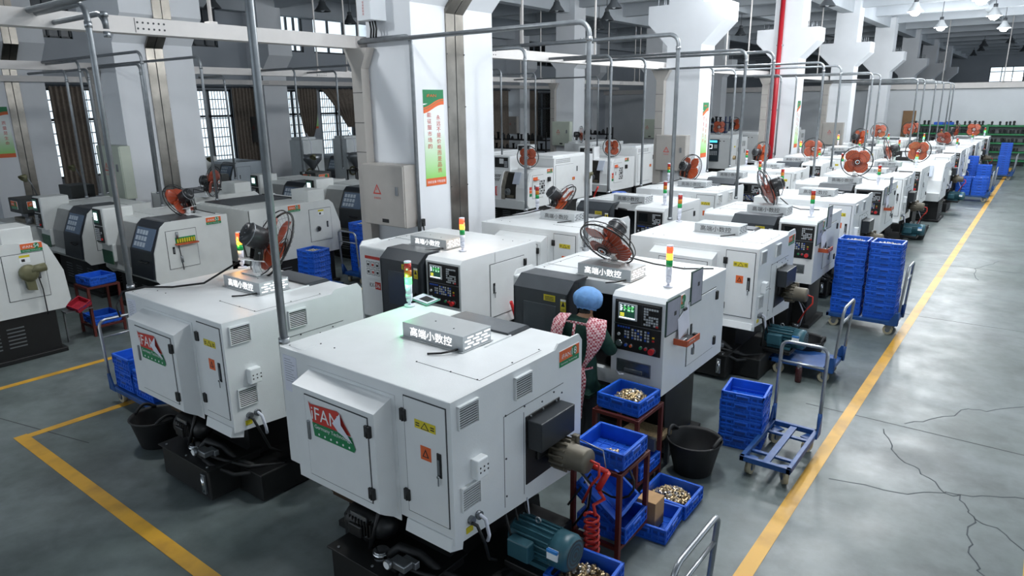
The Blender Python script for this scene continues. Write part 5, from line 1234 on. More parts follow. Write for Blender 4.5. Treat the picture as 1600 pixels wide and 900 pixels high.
fan(-5.9, 17.95, ZT+.003, 60, -10, 'orange fan seen from behind, left of the red fire pipe', h=.32)
fan(-5.15, 20.3, ZT+.003, -70, 0, 'orange fan facing the camera, right of the far green banner', h=.32)
fan(-4.9, 24.3, SZ, 60, -10, 'small orange fan below the fourth pillar cabinet', h=.33)
fan(-5.1, 29.0, SZ, -70, 0, 'small orange fan left of the far brown door', h=.35)
fan(-4.9, 34.1, ZT+.003, -60, 0, 'small orange fan right of the far brown door', h=.35)
fan(-2.9, 28.6, ZT+.003, -100, -30, 'dark orange far fan above the blue crate trolley', h=.33, blade='d')
fan(-3.2, 33.5, ZT+.003, 20, -10, 'dark orange far fan against the green shelves, left of two', h=.35, blade='d')
fan(-2.5, 33.7, ZT+.003, -80, 0, 'dark orange far fan against the green shelves, right of two', h=.38)
fan(-5.0, 36.4, .0, -70, 0, 'faint orange far fan on a tall stand before the left end of the shelves', h=1.95)
# left hall fans
fan(-10.85, 5.55, 1.57, 205, -32, 'orange fan turned left on the lathe with the tool rack', h=.27, blade='d', cable=[(-10.85, 5.6, 1.66), (-10.7, 5.75, 1.6), (-10.5, 5.8, 1.58)])
fan(-12.7, 6.9, 1.57, 35, -8, 'orange fan seen from the side in front of the left double pillar', h=.3, blade='d', cable=[(-12.7, 6.9, 1.66), (-12.6, 6.6, 1.75), (-12.5, 6.5, 1.58)])
fan(-10.75, 14.75, 1.57, -68, -5, 'bright orange fan facing the camera on the open lathe by the double pillar', h=.32)
fan(-10.75, 19.2, 1.57, -80, -8, 'orange fan facing the camera above the blue stool', h=.32)
fan(-13.5, 14.9, 1.57, 20, 0, 'orange fan half hidden by the double pillar', h=.32)
fan(-13.0, 20.6, 1.86, 40, 0, 'orange fan beside the pale cabinet of the middle row pillar', h=.3)
fan(-10.8, 28.0, 1.9, -70, 0, 'orange fan left one above the vertical console', h=.3)
fan(-10.7, 29.2, 1.9, 70, 0, 'orange fan right one above the vertical console', h=.36)
fan(-10.6, 36.2, 1.9, -80, 0, 'orange fan left of the red fire pipe in the far hall', h=.3)

# green edged tablet board leaning on the nearest machine
t = thing('document_board', 'green edged board lying at the front edge of the nearest lathe roof', 'document board', (-4.02, 4.0, 1.635), radians(-12))
M_ = Matrix.Rotation(radians(9), 4, 'X')
part('board', MB(M_).box(-.13, -.07, 0, .13, .07, .01, mat('pale_green_board_edge', '7fc8b0', .4), .002).box(-.125, -.065, .009, .125, .065, .011, mat('dark_green_board_edge', '24423a')).box(-.118, -.058, .01, .118, .058, .0125, PAPER), t); part('sheet', MB(M_).box(-.04, -.035, .012, .09, .04, .0145, BLKP), t)
part('clamp', MB().box(-.04, -.05, -.014, .04, .03, .0, GREYM), t)
solid('red_bar', 'red bar leaning at the end of the closed-door lathe', 'bar', MB().tube([(-4.74, 6.28, .62), (-4.72, 6.1, 1.0)], .02, REDK, 8))
# coiled red air hose by the nearest machine
pts = [(-2.3+.02*cos(i*.9), 3.86+.02*sin(i*.9), .95-i*.004) for i in range(40)]
b = MB()
def coil(p0, p1, r, n):
    p0, p1 = Vector(p0), Vector(p1); d = (p1-p0).normalized(); a = d.orthogonal().normalized(); c = d.cross(a)
    return [p0+(p1-p0)*i/(n*8)+a*r*cos(i*pi/4)+c*r*sin(i*pi/4) for i in range(n*8+1)]
t = thing('air_hose', 'red coiled air hose with spray gun hanging by the grey spindle motor', 'air hose', (0, 0, 0))
part('coil', MB().tube(coil((-2.12, 3.62, .5), (-2.1, 3.6, .12), .05, 8)+coil((-2.1, 3.6, .12), (-2.25, 3.55, .03), .06, 4), .011, REDHOSE, 6), t)
part('straight_hose', MB().tube([(-2.1, 3.68, .66), (-2.07, 3.7, .6), (-2.13, 3.66, .55), (-2.09, 3.62, .5)], .014, REDHOSE, 6), t)
part('spray_gun', MB().cyl((-2.12, 3.7, .66), (-2.06, 3.72, .8), .024, REDHOSE, seg=8).cyl((-2.06, 3.72, .8), (-2.16, 3.68, .84), .018, REDHOSE, seg=8), t)
part('hanging_hook', MB().tube([(-2.07, 3.72, .8), (-2.1, 3.72, .95), (-2.35, 3.7, 1.0)], .005, STEEL, 5), t)
# rough cable loop
solid('black_cable', 'loop of black cable beside the red coiled air hose', 'cable', MB().tube([(-2.4, 3.75, .4)]+[(-2.15+.18*cos(a), 3.95, .62+.16*sin(a)) for a in [pi+.2+i*.45 for i in range(13)]], .009, BLACK, 6))

# ---------------------------------------------------------------- floor things along the aisle
table(-2.22, 4.05, 'nearer red-brown steel stand with a blue crate on top')
table(-2.52, 4.88, 'farther red-brown steel stand at the worker\'s machine', .4, .44)
crate(-2.22, 4.05, .745, 0.02, 'blue crate with a few pale pieces on the nearer red-brown stand')
fittings(-2.22, 4.05, .757, .05, .04, 10, .0, 'crate on the nearer stand', 5, .03, -.05)
crate(-2.52, 4.88, .745, -.03, 'blue crate heaped with fittings on the farther red-brown stand')
fittings(-2.52, 4.88, .757, .15, .15, 105, .085, 'crate on the farther stand', 6, .02, 0)
crate(-2.2, 4.06, .155, .05, 'blue crate on the lower shelf of the nearer stand')
o = crate(-2.3, 4.06, .36, .15, 'empty blue crate tilted inside the nearer stand'); o.rotation_euler = (.12, radians(38), .1)
crate(-2.5, 4.9, .155, 0, 'blue crate on the lower shelf of the farther stand'); crate(-2.06, 4.42, .0, .1, 'blue crate on the floor between the two stands')
solid('cardboard_box', 'small brown cardboard box in the crate between the two stands', 'box', MB().box(-2.14, 4.34, .02, -1.98, 4.5, .26, mat('cardboard', 'b08a5e', .7), .004))
crate(-2.06, 4.82, .0, .02, 'blue crate full of fittings standing on the floor before the tub')
fittings(-2.06, 4.82, .012, .165, .155, 120, .08, 'crate on the floor', 7)
tub(-2.13, 5.42, 'large black rubber tub beside the worker\'s machine', .24, .32)
b = MB(); b.prism([(5.05, .36), (5.42, .34), (5.42, .30), (5.05, .32)], 'x', -2.72, -2.35, mat('swarf', '8d7a5c', .5, .3, var=.5, scale=60)); b.box(-2.72, 5.04, .28, -2.34, 5.08, .4, GREYM); b.box(-2.70, 5.1, 0, -2.66, 5.14, .3, GREYM); b.box(-2.4, 5.38, 0, -2.36, 5.42, .3, GREYM); b.box(-2.70, 5.38, 0, -2.66, 5.42, .3, GREYM); b.box(-2.4, 5.1, 0, -2.36, 5.14, .3, GREYM)
solid('swarf_tray', 'metal tray of brown swarf under the worker\'s machine', 'tray', b)
trolley(-1.25, 3.17, 0, 'trolley cut by the bottom edge, bare steel handle in view', .95, .62, .95)
crate(-1.98, 3.3, .20, .08, 'blue crate of fittings cut by the bottom edge of the picture')
fittings(-1.98, 3.3, .212, .16, .15, 45, .05, 'crate at the bottom edge', 8)
stack(-1.96, 6.24, 0, 6, 'short stack beside the empty trolley', .12)
trolley(-1.55, 6.5, pi/2, 'empty blue trolley with open frame deck beside the yellow line', .92, .44, 1.0, solid_deck=False)
trolley(-1.62, 8.45, 0, 'blue trolley with a bent-back handle, a tub and bottle in front', .72, .52, .95)
tub(-2.1, 8.85, 'black rubber tub behind the trolley with the bent-back handle', .24, .3)
t = thing('drink_bottle', 'dark drink bottle standing on the floor before the trolley', 'bottle', (-1.95, 8.08, 0))
part('bottle_body', MB().lathe([(0, 0), (.035, 0), (.038, .02), (.038, .16), (.03, .19), (0, .19)], (0, 0, 0), (0, 0, 1), mat('dark_red_bottle', '3a1a1c', .25)), t); part('bottle_cap', MB().lathe([(.03, .19), (.03, .25), (0, .255)], (0, 0, 0), (0, 0, 1), GREYM), t)
trolley(-1.33, 10.8, 0, 'blue trolley carrying two tall crate stacks beside the yellow line', .92, .52, 1.0)
stack(-2.02, 10.8, .2, 12, 'left tall stack on the aisle trolley', 0, True); stack(-1.58, 10.8, .2, 12, 'right tall stack on the aisle trolley', 0, True)
trolley(-1.3, 26.8, 0, 'far blue trolley with low crate stacks in front of a taller stack', .9, .5, .95)
stack(-2.0, 26.75, .2, 6, 'left low stack on the far trolley', 0, True); stack(-1.56, 26.75, .2, 6, 'right low stack on the far trolley', 0, True)
stack(-2.02, 28.6, .2, 12, 'tallest far stack by the machines'); stack(-1.6, 28.4, .2, 9, 'far stack right of the tallest one')
trolley(-1.3, 28.5, 0, 'far blue trolley under the taller crate stacks', .9, .5, .95)
stack(-1.35, 34.6, .2, 8, 'farthest stack near the green shelves', 0, True); stack(-1.38, 35.8, .2, 13, 'farthest tall stack near the green shelves'); trolley(-1.0, 34.6, 0, 'farthest blue trolley, almost at the green shelves', .8, .5, .95)
trolley(-1.0, 35.8, 0, 'second farthest blue trolley under the tall stack near the shelves', .8, .5, .95)
tub(-2.2, 18.6, 'far black tub beside the aisle, in the distance', .25, .3)
# second row, left side
trolley(-8.05, 3.18, pi, 'blue trolley with bare steel handle left of the machine with the amber lamp', 1.0, .46, .95)
stack(-7.78, 3.18, .2, 4, 'left stack on the trolley by the yellow corner', 0); stack(-7.33, 3.18, .2, 3, 'right stack on the trolley by the yellow corner', 0)
tub(-6.62, 2.78, 'black rubber tub under the machine with the amber lamp', .24, .3)
trolley(-9.82, 6.72, -pi/2, 'low blue trolley under the crate stack with pale fittings', .8, .5, .42)
stack(-9.82, 7.12, .2, 7, 'fitting-topped stack left of the charcoal-door lathe', .1, True)
trolley(-9.98, 8.05, -pi/2, 'blue trolley with a steel handle in front of two crate stacks', .8, .5, 1.0)
stack(-9.98, 8.4, .2, 10, 'stack behind the steel trolley handle', 0, True); stack(-9.7, 9.2, .1, 9, 'stack left of the grey pillar cabinet', 0, True)
trolley(-9.3, 9.2, 0, 'blue trolley under the stack left of the grey pillar cabinet', .8, .5, .6)

# ---------------------------------------------------------------- left halls
slant_lathe(-11.26, 2.86, False, 'off-white lathe at the left edge with an olive blower and board 54', 1.3, 'door', '54', 'c', 'blower', nv=.3)
slant_lathe(-11.26, 5.34, True, 'off-white lathe with navy curved door and an orange tool rack on its end', 1.22, 'door', '53', 'c', 'rack')
slant_lathe(-13.75, 5.32, True, 'off-white lathe with navy curved door, left of the one with the tool rack', 1.22, 'door', None, 'c')
slant_lathe(-11.26, 7.57, False, 'off-white lathe with a round cable gland on its end, above the blue crates', 1.85, 'door', '52', 'c', 'disc')
slant_lathe(-13.6, 7.55, False, 'off-white lathe under the fan in front of the left double pillar', 1.5, 'door', None, 'c')
slant_lathe(-11.9, 9.92, True, 'off-white lathe with a dark padded window beside the grey pillar cabinet', 1.3, 'door', None, 'c')
slant_lathe(-13.9, 9.85, True, 'off-white lathe behind the one with the cable gland', 1.3, 'door', None, 'c')
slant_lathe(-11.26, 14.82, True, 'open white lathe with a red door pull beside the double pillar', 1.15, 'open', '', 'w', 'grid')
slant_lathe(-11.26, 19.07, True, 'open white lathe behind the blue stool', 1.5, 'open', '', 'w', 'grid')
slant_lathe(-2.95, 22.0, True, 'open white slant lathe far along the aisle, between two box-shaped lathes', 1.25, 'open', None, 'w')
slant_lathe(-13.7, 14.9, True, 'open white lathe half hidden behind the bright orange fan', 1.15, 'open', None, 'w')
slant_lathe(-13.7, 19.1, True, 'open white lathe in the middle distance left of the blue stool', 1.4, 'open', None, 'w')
cabinet_machine(-10.95, 16.38, 'tall white machine cabinet right of the bright orange fan')
cabinet_machine(-10.95, 20.95, 'tall white machine cabinet left of the second pillar cabinet', D=1.7)
cabinet_machine(-13.4, 16.48, 'tall white machine cabinet behind the conduits near the pale pillar cabinet')
cabinet_machine(-10.95, 24.6, 'white machine cabinet with a green lit lamp behind it', D=2.2, H=1.9)
cabinet_machine(-13.4, 22.5, 'white machine cabinet below the far blue crates', D=2.4)
vertical_console_machine(-10.6, 28.4, 'white machining centre with a dark vertical console and cyan display')
vertical_console_machine(-10.6, 31.7, 'white machining centre behind the red fire pipe')
vertical_console_machine(-10.4, 36.2, 'white machining centre in the gap right of the third pillar')
# small steel table and crates beside the 54 machine
table(-10.9, 4.05, 'red-brown stand with blue crates beyond the lathe with the olive blower', .42, .42, .74)
crate(-10.9, 4.05, .745, .1, 'blue crate on the red-brown stand between the two left lathes'); crate(-10.9, 4.05, .155, 0, 'blue crate low in the red-brown stand between the two left lathes')
o = link('red_tray', crate_b(mat('red_tray_plastic', 'b02a3c', .45, var=.1)).mesh('red_tray')); o.location = (-10.75, 3.72, .48); o.scale = (.6, .6, .6); o.rotation_euler = (.4, .2, .3); tag(o, 'small red plastic tray tilted beside the olive blower lathe', 'tray')
solid('tray_bracket', 'thin steel bracket holding the small red tray', 'bracket', MB().box(-10.82, 3.5, .44, -10.66, 3.86, .455, GREYM).box(-10.78, 3.84, .0, -10.75, 3.86, .45, GREYM).box(-10.78, 3.5, .0, -10.75, 3.52, .45, GREYM))
bench_lathe(-13.2, 3.35, 0, 'old bench lathe with a green and red sign at the left edge')
bench_lathe(-15.6, 4.9, 0, 'old bench lathe with a dark head box under the left pillar', sign=False)
bench_lathe(-17.3, 6.4, 0, 'old bench lathe before the left window curtains', sign=False, plate=False)
bench_lathe(-16.8, 9.4, 0, 'old bench lathe left of the window-side pillar', sign=False, plate=False)
bench_lathe(-15.0, 11.2, 0, 'old bench lathe in front of the window-side pillar base', sign=False, plate=True)
# blue stool
t = thing('stool', 'blue topped stool with red legs before the open lathe', 'stool', (-9.9, 18.1, 0))
part('seat', MB().lathe([(0, .56), (.2, .56), (.22, .58), (.22, .64), (.2, .66), (0, .66)], (0, 0, 0), (0, 0, 1), BLUE, 20), t)
for sx in (-1, 1):
    for sy in (-1, 1): part('leg', MB().cyl((sx*.2, sy*.2, 0), (sx*.15, sy*.15, .57), .018, REDBR, seg=8), t)
# window side machines
for x, y, l in [(-20.6, 12.2, 'grey-blue lathe under the barred window'), (-19.6, 15.6, 'grey-blue lathe right of the window-side pillar'), (-19.8, 18.4, 'grey-blue lathe under the knotted curtain'), (-19.6, 21.2, 'grey-blue lathe left of the double pillar, by the window')]:
    slant_lathe(x, y, True, l, 1.25, 'door', None, 'g', group='grey-blue lathes along the window wall')
for x, y, l in [(-18.6, 13.4, 'pale feeder with a hopper left of the window-side pillar'), (-18.0, 14.6, 'pale feeder with a hopper and handwheel right of the window-side pillar'), (-18.3, 17.3, 'pale feeder with a hopper below the small banner'), (-18.2, 20.2, 'pale feeder beside the double pillar')]: hopper_machine(x, y, l)
for x, y, n, l in [(-16.5, 16.6, 7, 'stack on the floor before the window lathes'), (-16.6, 14.4, 4, 'low stack below the tapering curtain'), (-16.6, 15.5, 4, 'low stack below the small banner')]: stack(x, y, 0, n, l)
# far middle clutter: racks with dark tools, sorting desks
def rack(x, y, W, D, H, lev, m, label, rz=0):
    t = thing('storage_rack', label, 'rack', (x, y, 0), rz, 'tool racks')
    for sx in (-1, 1):
        for sy in (-1, 1): part('upright', MB().box(sx*W/2-.025, sy*D/2-.025, 0, sx*W/2+.025, sy*D/2+.025, H, m), t)
    for z in lev: part('shelf', MB().box(-W/2, -D/2, z-.05, W/2, D/2, z, m), t)
    return t
NAVY = mat('navy_rack_paint', '23386a', .45)
rack(-16.0, 37.2, 4.2, .6, 2.4, (.6, 1.1, 1.6, 2.1), NAVY, 'navy rack of dark castings at the far partition')
rack(-20.5, 33.5, 3.0, .6, 1.9, (.6, 1.1, 1.55), BLKMET, 'black rack of tools below the farthest barred window')
rack(-20.3, 27.0, 3.6, .6, 1.9, (.6, 1.1, 1.55), BLKMET, 'black rack of tools left of the small grey cabinet')
DK = mat('dark_castings', '26282a', .45, .3, var=.3)
cast = [cached(('cst', k), lambda: (MB().lathe([(0, 0), (.09, 0), (.1, .04), (.07, .1), (.07, .16), (0, .17)], (0, 0, 0), (0, 0, 1), DK, 12) if k == 0 else (MB().box(-.08, -.07, 0, .08, .07, .18, DK, .02).cyl((0, 0, .18), (0, 0, .24), .04, DK) if k == 1 else MB().lathe([(0, 0), (.05, 0), (.05, .22), (.08, .24), (.08, .27), (0, .28)], (0, 0, 0), (0, 0, 1), DK, 10))).mesh('casting')) for k in range(3)]
random.seed(11)
for (x0, x1, y, levs, lab) in [(-17.9, -14.1, 37.2, (1.1, 1.6, 2.1), 'dark casting on the navy rack at the far partition'), (-21.8, -19.2, 33.5, (1.1, 1.55), 'dark tool on the black rack below the farthest window'), (-21.9, -18.7, 27.0, (1.1, 1.55), 'dark tool on the black rack left of the small grey cabinet')]:
    for z in levs:
        x = x0
        while x < x1:
            o = link('casting', random.choice(cast)); o.location = (x, y+random.uniform(-.1, .1), z); o.rotation_euler = (0, 0, random.random()*6); sc = random.uniform(.8, 1.25); o.scale = (sc, sc, sc); tag(o, lab, 'casting', lab+'s'); x += random.uniform(.24, .34)
for x, y, l in [(-18.2, 24.5, 'olive sorting desk with cardboard flaps, left one'), (-17.2, 27.5, 'olive sorting desk with cardboard flaps, right one')]:
    t = thing('sorting_desk', l, 'desk', (x, y, 0), 0, 'olive sorting desks'); ol = mat('olive_desk_paint', '8f9480', .6); part('desk_body', MB().box(-.9, -.45, .15, .9, .45, 1.05, ol, .01).box(-.85, -.4, 0, .85, .4, .16, BLKMET), t); part('cardboard_flap', MB(Matrix.Translation((.3, 0, 1.05)) @ Matrix.Rotation(.5, 4, 'Y')).box(0, -.4, 0, .6, .4, .01, mat('cardboard', 'b08a5e')), t)
    part('bin', MB().box(-.7, -.3, 1.05, -.2, .3, 1.2, BLACK, .01), t)
stack(-14.8, 33.8, .6, 7, 'left blue stack by the far navy rack'); stack(-14.2, 33.9, .6, 7, 'right blue stack by the far navy rack')
solid('crate_bench', 'low dark bench under the far blue stacks', 'bench', MB().box(-15.2, 33.4, .55, -13.8, 34.3, .6, BLKMET).box(-15.1, 33.5, 0, -15.0, 34.2, .56, BLKMET).box(-14.0, 33.5, 0, -13.9, 34.2, .56, BLKMET))
# slim signal lamp on a pole in the middle hall
t = thing('signal_beacon', 'green lit beacon on the roof of the white cabinet in the middle hall', 'beacon', (-11.2, 24.9, 1.97)); part('beacon_body', cached('sigb', None), t); part('green_lens', cached(('green_lens', True), lambda: lens(.19, .25, LGRNon).mesh('green_lens')), t)
# red hose loops behind the second row
solid('air_hose', 'red zigzag air hose behind the second row near the second pillar', 'air hose', MB().tube([(-6.4, 10.9, 1.75), (-6.55, 11.0, 1.55), (-6.4, 11.05, 1.5), (-6.6, 11.1, 1.3), (-6.45, 11.15, 1.2), (-6.55, 11.2, .02)], .018, REDHOSE, 6))
# brown door panel on the far partition
b = MB(); b.box(-6.35, 42.24, .0, -5.75, 42.3, 2.6, mat('brown_door', '8a6a4a', .6)); o = part('door_1', b, None); o['kind'] = 'structure'
# green shelving at the far partition
GX = [-6.0, -4.25, -2.5, -.75, 1.0]; GL = (.28, .68, 1.1, 1.52, 1.92)
def green_unit(x0, x1, label):
    t = thing('green_shelving', label, 'shelving', ((x0+x1)/2, 41.75, 0), 0, 'green shelving at the far partition'); w = (x1-x0)/2
    for sx in (-1, 1):
        for sy in (-.3, .3): part('upright', MB().box(sx*(w-.03)-.03, sy-.025, 0, sx*(w-.03)+.03, sy+.025, 1.95, GRN), t)
    for z in GL: part('shelf', MB().box(-w, -.32, z-.07, w, .32, z, GRN), t)
    part('back_panel', MB().box(-w, .325, .1, w, .335, 1.9, mat('shelf_back_grey', '9a9fa2', .6)), t)
for k, l in enumerate(('leftmost green shelving unit at the far partition', 'second green shelving unit from the left', 'third green shelving unit, behind the farthest crates', 'rightmost green shelving unit at the far partition')): green_unit(GX[k], GX[k+1], l)
tool = cached('collet', lambda: MB().lathe([(0, 0), (.045, 0), (.05, .02), (.035, .06), (.05, .1), (.05, .17), (.02, .19), (0, .19)], (0, 0, 0), (0, 0, 1), DK, 10).mesh('tool_holder'))
random.seed(4)
for z, nm in zip(GL[1:], ('second lowest', 'middle', 'second highest', 'top')):
    x = -5.8
    while x < .6:
        if random.random() < .82: o = link('tool_holder', tool); o.location = (x, 41.6+random.uniform(-.05, .05), z); s_ = random.uniform(.9, 1.15); o.scale = (s_, s_, s_); tag(o, 'dark tool holder standing on the %s board of the green shelving' % nm, 'tool holder', 'tool holders on the %s board' % nm)
        x += random.uniform(.1, .17) if z < 1.9 else random.uniform(.13, .4)
crate(-4.6, 41.7, 1.92, 0, 'small blue crate on top of the green shelving, left one'); crate(-4.15, 41.7, 1.92, 0, 'small blue crate on top of the green shelving, right one')

# ================================================================ THE WORKER
def skin_mesh(verts, edges, rad, m, root=0, sub=2, name='body'):
    me = bpy.data.meshes.new(name); me.from_pydata(verts, edges, []); o = bpy.data.objects.new(name, me); COL.objects.link(o)
    md = o.modifiers.new('skin', 'SKIN'); md.use_smooth_shade = True
    L = me.skin_vertices[0].data
    for i, r in enumerate(rad): L[i].radius = r if isinstance(r, tuple) else (r, r); L[i].use_root = (i == root)
    s = o.modifiers.new('sub', 'SUBSURF'); s.levels = s.render_levels = sub
    dg = bpy.context.evaluated_depsgraph_get(); dg.update()
    out = bpy.data.meshes.new_from_object(o.evaluated_get(dg)); bpy.data.objects.remove(o); bpy.data.meshes.remove(me)
    out.materials.clear(); out.materials.append(m); out.name = name
    for p in out.polygons: p.use_smooth = True; p.material_index = 0
    return out
def chain(V, E, R, start, pts):
    k = start
    for p, r in pts: V.append(p); R.append(r); E.append((k, len(V)-1)); k = len(V)-1
    return k
px, py = -3.06, 4.98
V = [(px, py-.03, .90)]; R = [(.15, .11)]; E = []
c = chain(V, E, R, 0, [((px, py-.02, 1.05), (.125, .09)), ((px-.0, py, 1.22), (.15, .10)), ((px, py+.02, 1.33), (.13, .085))])
n = chain(V, E, R, c, [((px+.005, py+.05, 1.42), .05), ((px+.01, py+.075, 1.49), .07), ((px+.012, py+.085, 1.56), .078)])
def hand(V, E, R, wrist_i, w, d, sgn):
    d = Vector(d).normalized(); side = Vector((sgn*1.0, 0, .1)); side = (side-d*side.dot(d)).normalized(); dn = d.cross(side)
    if dn.z > 0: dn = -dn
    p = Vector(w)+d*.05; V.append(tuple(p)); R.append((.034, .018)); E.append((wrist_i, len(V)-1)); k = len(V)-1
    for f, (o, l) in enumerate(((-.028, .065), (-.009, .075), (.010, .07), (.028, .055))):
        a = p+d*.035+side*o; chain(V, E, R, k, [(tuple(a), .010), (tuple(a+d*l*.45+dn*.012), .009), (tuple(a+d*l*.75+dn*.035), .008)])
    a = p-side*.03; chain(V, E, R, k, [(tuple(a+d*.005-side*.005), .011), (tuple(a+d*.035-side*.012+dn*.012), .009)])
def limb(V, E, R, i, pts): return chain(V, E, R, i, pts)
AL = [((px-.18, py+.0, 1.32), .058), ((px-.27, py+.02, 1.2), .048), ((px-.34, py+.05, 1.08), .043), ((px-.25, py+.2, 1.05), .038), ((px-.16, py+.34, 1.06), .028)]
AR = [((px+.16, py+.0, 1.33), .058), ((px+.215, py+.05, 1.2), .048), ((px+.225, py+.12, 1.1), .043), ((px+.17, py+.25, 1.08), .038), ((px+.11, py+.36, 1.1), .028)]
i = limb(V, E, R, c, AL); hand(V, E, R, i, AL[-1][0], (.45, 1, 0), -1)
i = limb(V, E, R, c, AR); hand(V, E, R, i, AR[-1][0], (-.45, 1, .05), 1)
LEGS = {}
for s_, fy in ((-1, -.02), (1, .03)):
    pts = [((px+s_*.095, py-.03, .82), .085), ((px+s_*.105, py+.01+fy, .48), .058), ((px+s_*.11, py-.04+fy, .27), .052), ((px+s_*.11, py-.05+fy, .09), .038), ((px+s_*.115, py+.03+fy, .045), .038), ((px+s_*.12, py+.13+fy, .035), .03)]
    LEGS[s_] = pts; limb(V, E, R, 0, pts)
person = link('person', skin_mesh(V, E, R, SKIN, 0, 2, 'person'))
tag(person, 'worker in light blue cap, green clothes and pink-checked apron, leaning into the open lathe', 'person')
# clothing
V = [(px, py-.03, .88)]; R = [(.18, .135)]; E = []
c = chain(V, E, R, 0, [((px, py-.02, 1.04), (.15, .112)), ((px, py, 1.2), (.175, .12)), ((px, py+.02, 1.33), (.145, .10))]); chain(V, E, R, c, [((px+.003, py+.04, 1.40), (.068, .062))])
limb(V, E, R, c, [(p, r+.02) for p, r in AL]); limb(V, E, R, c, [(p, r+.02) for p, r in AR])
chain(V, E, R, 0, [((px, py-.03, .76), (.195, .145)), ((px, py-.03, .66), (.2, .15))])
dr = link('green_dress', skin_mesh(V, E, R, DRESS, 0, 2, 'green_dress'), person)
for s_ in (-1, 1):
    pts = LEGS[s_][:4]; V = [pts[0][0]]; R = [pts[0][1]+.022]; E = []; chain(V, E, R, 0, [(p, r+.02) for p, r in pts[1:]]); link('trouser_leg', skin_mesh(V, E, R, TROUS, 0, 1, 'trouser_leg'), person)
    f = LEGS[s_]; V = [f[3][0]]; R = [.05]; E = []; chain(V, E, R, 0, [((f[4][0][0], f[4][0][1], .05), (.052, .05)), ((f[5][0][0], f[5][0][1], .042), (.045, .04))]); link('shoe', skin_mesh(V, E, R, BLACK, 0, 1, 'shoe'), person)
# cap: soft gathered cloth
b = MB(); cc = Vector((px+.012, py+.08, 1.55)); vs = []; NS, NT = 36, 14
tilt = Matrix.Rotation(radians(-18), 3, 'X')
for i in range(NT+1):
    t_ = i/NT*radians(138)
    for k in range(NS):
        u = 2*pi*k/NS; rr = (.126+.007*sin(9*u+2*i*.3)*sin(t_)+.005*sin(17*u)*sin(t_))*(1 if i < NT-1 else .93)
        vs.append(cc+tilt @ Vector((rr*sin(t_)*cos(u), rr*1.1*sin(t_)*sin(u), rr*.93*cos(t_))))
b.add(vs, [(i*NS+k, i*NS+(k+1) % NS, (i+1)*NS+(k+1) % NS, (i+1)*NS+k) for i in range(NT) for k in range(NS)], CAPB, True)
b.tube([vs[NT*NS+k] for k in range(NS)], .008, CAPB, 6, True)
part('bouffant_cap', b, person)
# face details on the side away from the camera: nose, eyes, mouth, ears
b = MB(); hc = Vector((px+.012, py+.085, 1.525)); b.ball(hc+Vector((0, .08, -.01)), .014, SKIN, 8, (1, 1.3, 1.2)); 
for s_ in (-1, 1): b.ball(hc+Vector((s_*.078, .0, -.02)), .02, SKIN, 8, (.5, .9, 1.4))
part('nose_and_ears', b, person)
b = MB()
for s_ in (-1, 1): b.ball(hc+Vector((s_*.03, .073, .012)), .01, WHP, 8); b.ball(hc+Vector((s_*.03, .081, .012)), .005, BLKP, 6)
part('eyes', b, person); part('mouth', MB().ball(hc+Vector((0, .072, -.045)), .016, mat('lips', '8f4a44', .5), 8, (1.3, .5, .4)), person)
b = MB(); b.ball(Vector((px+.008, py+.03, 1.45)), .05, HAIR, 12, (1.2, .7, .8)); part('hair', b, person)
# apron: checked shoulder frills, neck and waist ties, hanging strap
def ribbon(rows, th=.012, m=CHECK, frill=0):
    # rows: list of (left point, right point); doubled for thickness
    b = MB(); n = len(rows); K = 6; vs = []
    for off in (0, th):
        for i, (a, c_) in enumerate(rows):
            a, c_ = Vector(a), Vector(c_)
            for k in range(K+1):
                p = a.lerp(c_, k/K); p.y -= off+frill*sin(i*2.1+k*2.4)*.5+.0; vs.append(p)
    W = K+1; H = n*W; fs = []
    for i in range(n-1):
        for k in range(K): q = i*W+k; fs += [(q, q+1, q+W+1, q+W), (H+q, H+q+W, H+q+W+1, H+q+1)]
    rim = [k for k in range(W)]+[i*W+K for i in range(1, n)]+[(n-1)*W+k for k in range(K-1, -1, -1)]+[i*W for i in range(n-2, 0, -1)]
    fs += [(rim[i], rim[(i+1) % len(rim)], H+rim[(i+1) % len(rim)], H+rim[i]) for i in range(len(rim))]
    b.add(vs, fs, m, True); return b
yb = py-.115
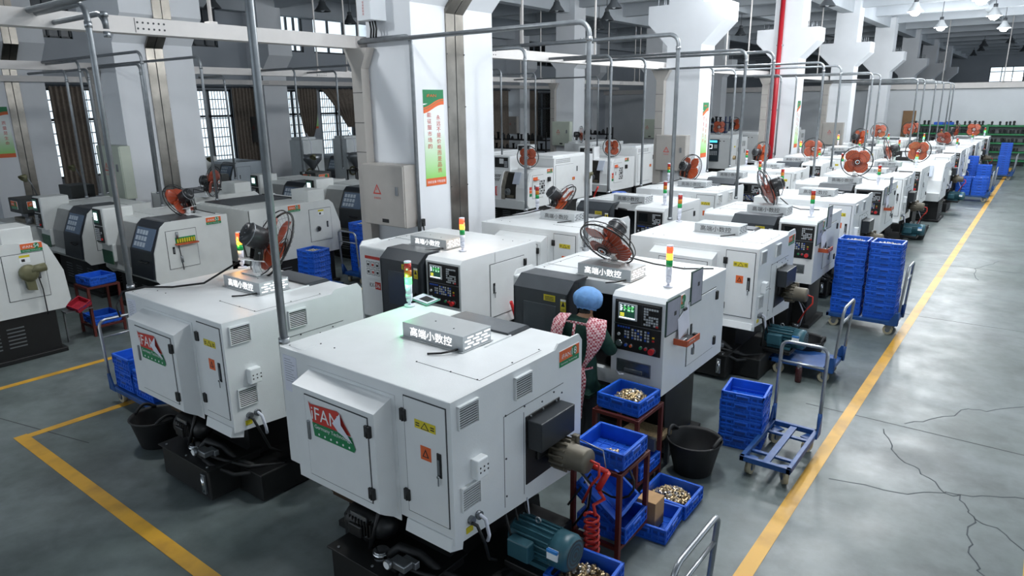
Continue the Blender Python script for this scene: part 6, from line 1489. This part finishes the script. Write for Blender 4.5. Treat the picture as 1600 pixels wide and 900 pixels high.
part('apron_frill', ribbon([((px-.24, py+.02, 1.40), (px-.09, py-.02, 1.43)), ((px-.26, yb+.07, 1.36), (px-.10, yb+.02, 1.39)), ((px-.265, yb+.03, 1.29), (px-.11, yb-.02, 1.31)), ((px-.26, yb+.0, 1.20), (px-.12, yb-.03, 1.21)), ((px-.23, yb-.01, 1.12), (px-.12, yb-.03, 1.12))], frill=.014), person)
part('apron_frill', ribbon([((px+.10, py-.02, 1.43), (px+.24, py+.03, 1.41)), ((px+.11, yb+.02, 1.39), (px+.27, yb+.08, 1.37)), ((px+.13, yb-.01, 1.31), (px+.275, yb+.05, 1.28)), ((px+.145, yb-.02, 1.22), (px+.25, yb+.02, 1.19)), ((px+.14, yb-.025, 1.12), (px+.19, yb, 1.1)), ((px+.115, yb-.03, 1.05), (px+.15, yb-.02, 1.04)), ((px+.09, yb-.03, .99), (px+.12, yb-.03, .98))], frill=.014), person)
part('neck_tie', ribbon([((px-.11, yb+.02, 1.385), (px-.11, yb+.02, 1.37)), ((px, yb-.0, 1.395), (px, yb-.0, 1.375)), ((px+.12, yb+.02, 1.39), (px+.12, yb+.02, 1.37))], .008), person)
part('centre_tie', ribbon([((px-.012, yb+.005, 1.39), (px+.012, yb+.005, 1.39)), ((px-.012, yb-.02, 1.3), (px+.012, yb-.02, 1.3)), ((px-.01, yb-.03, 1.2), (px+.016, yb-.03, 1.2))], .008), person)
part('waist_tie', ribbon([((px-.16, yb+.04, 1.0), (px-.16, yb+.04, .98)), ((px-.05, yb-.03, .985), (px-.05, yb-.03, .965)), ((px+.1, yb-.04, .985), (px+.1, yb-.04, .965)), ((px+.17, yb+.04, 1.0), (px+.17, yb+.04, .98))], .008), person)
part('hanging_strap', ribbon([((px+.075, yb-.04, 1.0), (px+.13, yb-.04, 1.0)), ((px+.07, yb-.05, .9), (px+.15, yb-.045, .9)), ((px+.065, yb-.06, .78), (px+.145, yb-.055, .78)), ((px+.06, yb-.06, .64), (px+.13, yb-.06, .64)), ((px+.06, yb-.055, .52), (px+.115, yb-.055, .52))], .012, frill=.012), person)
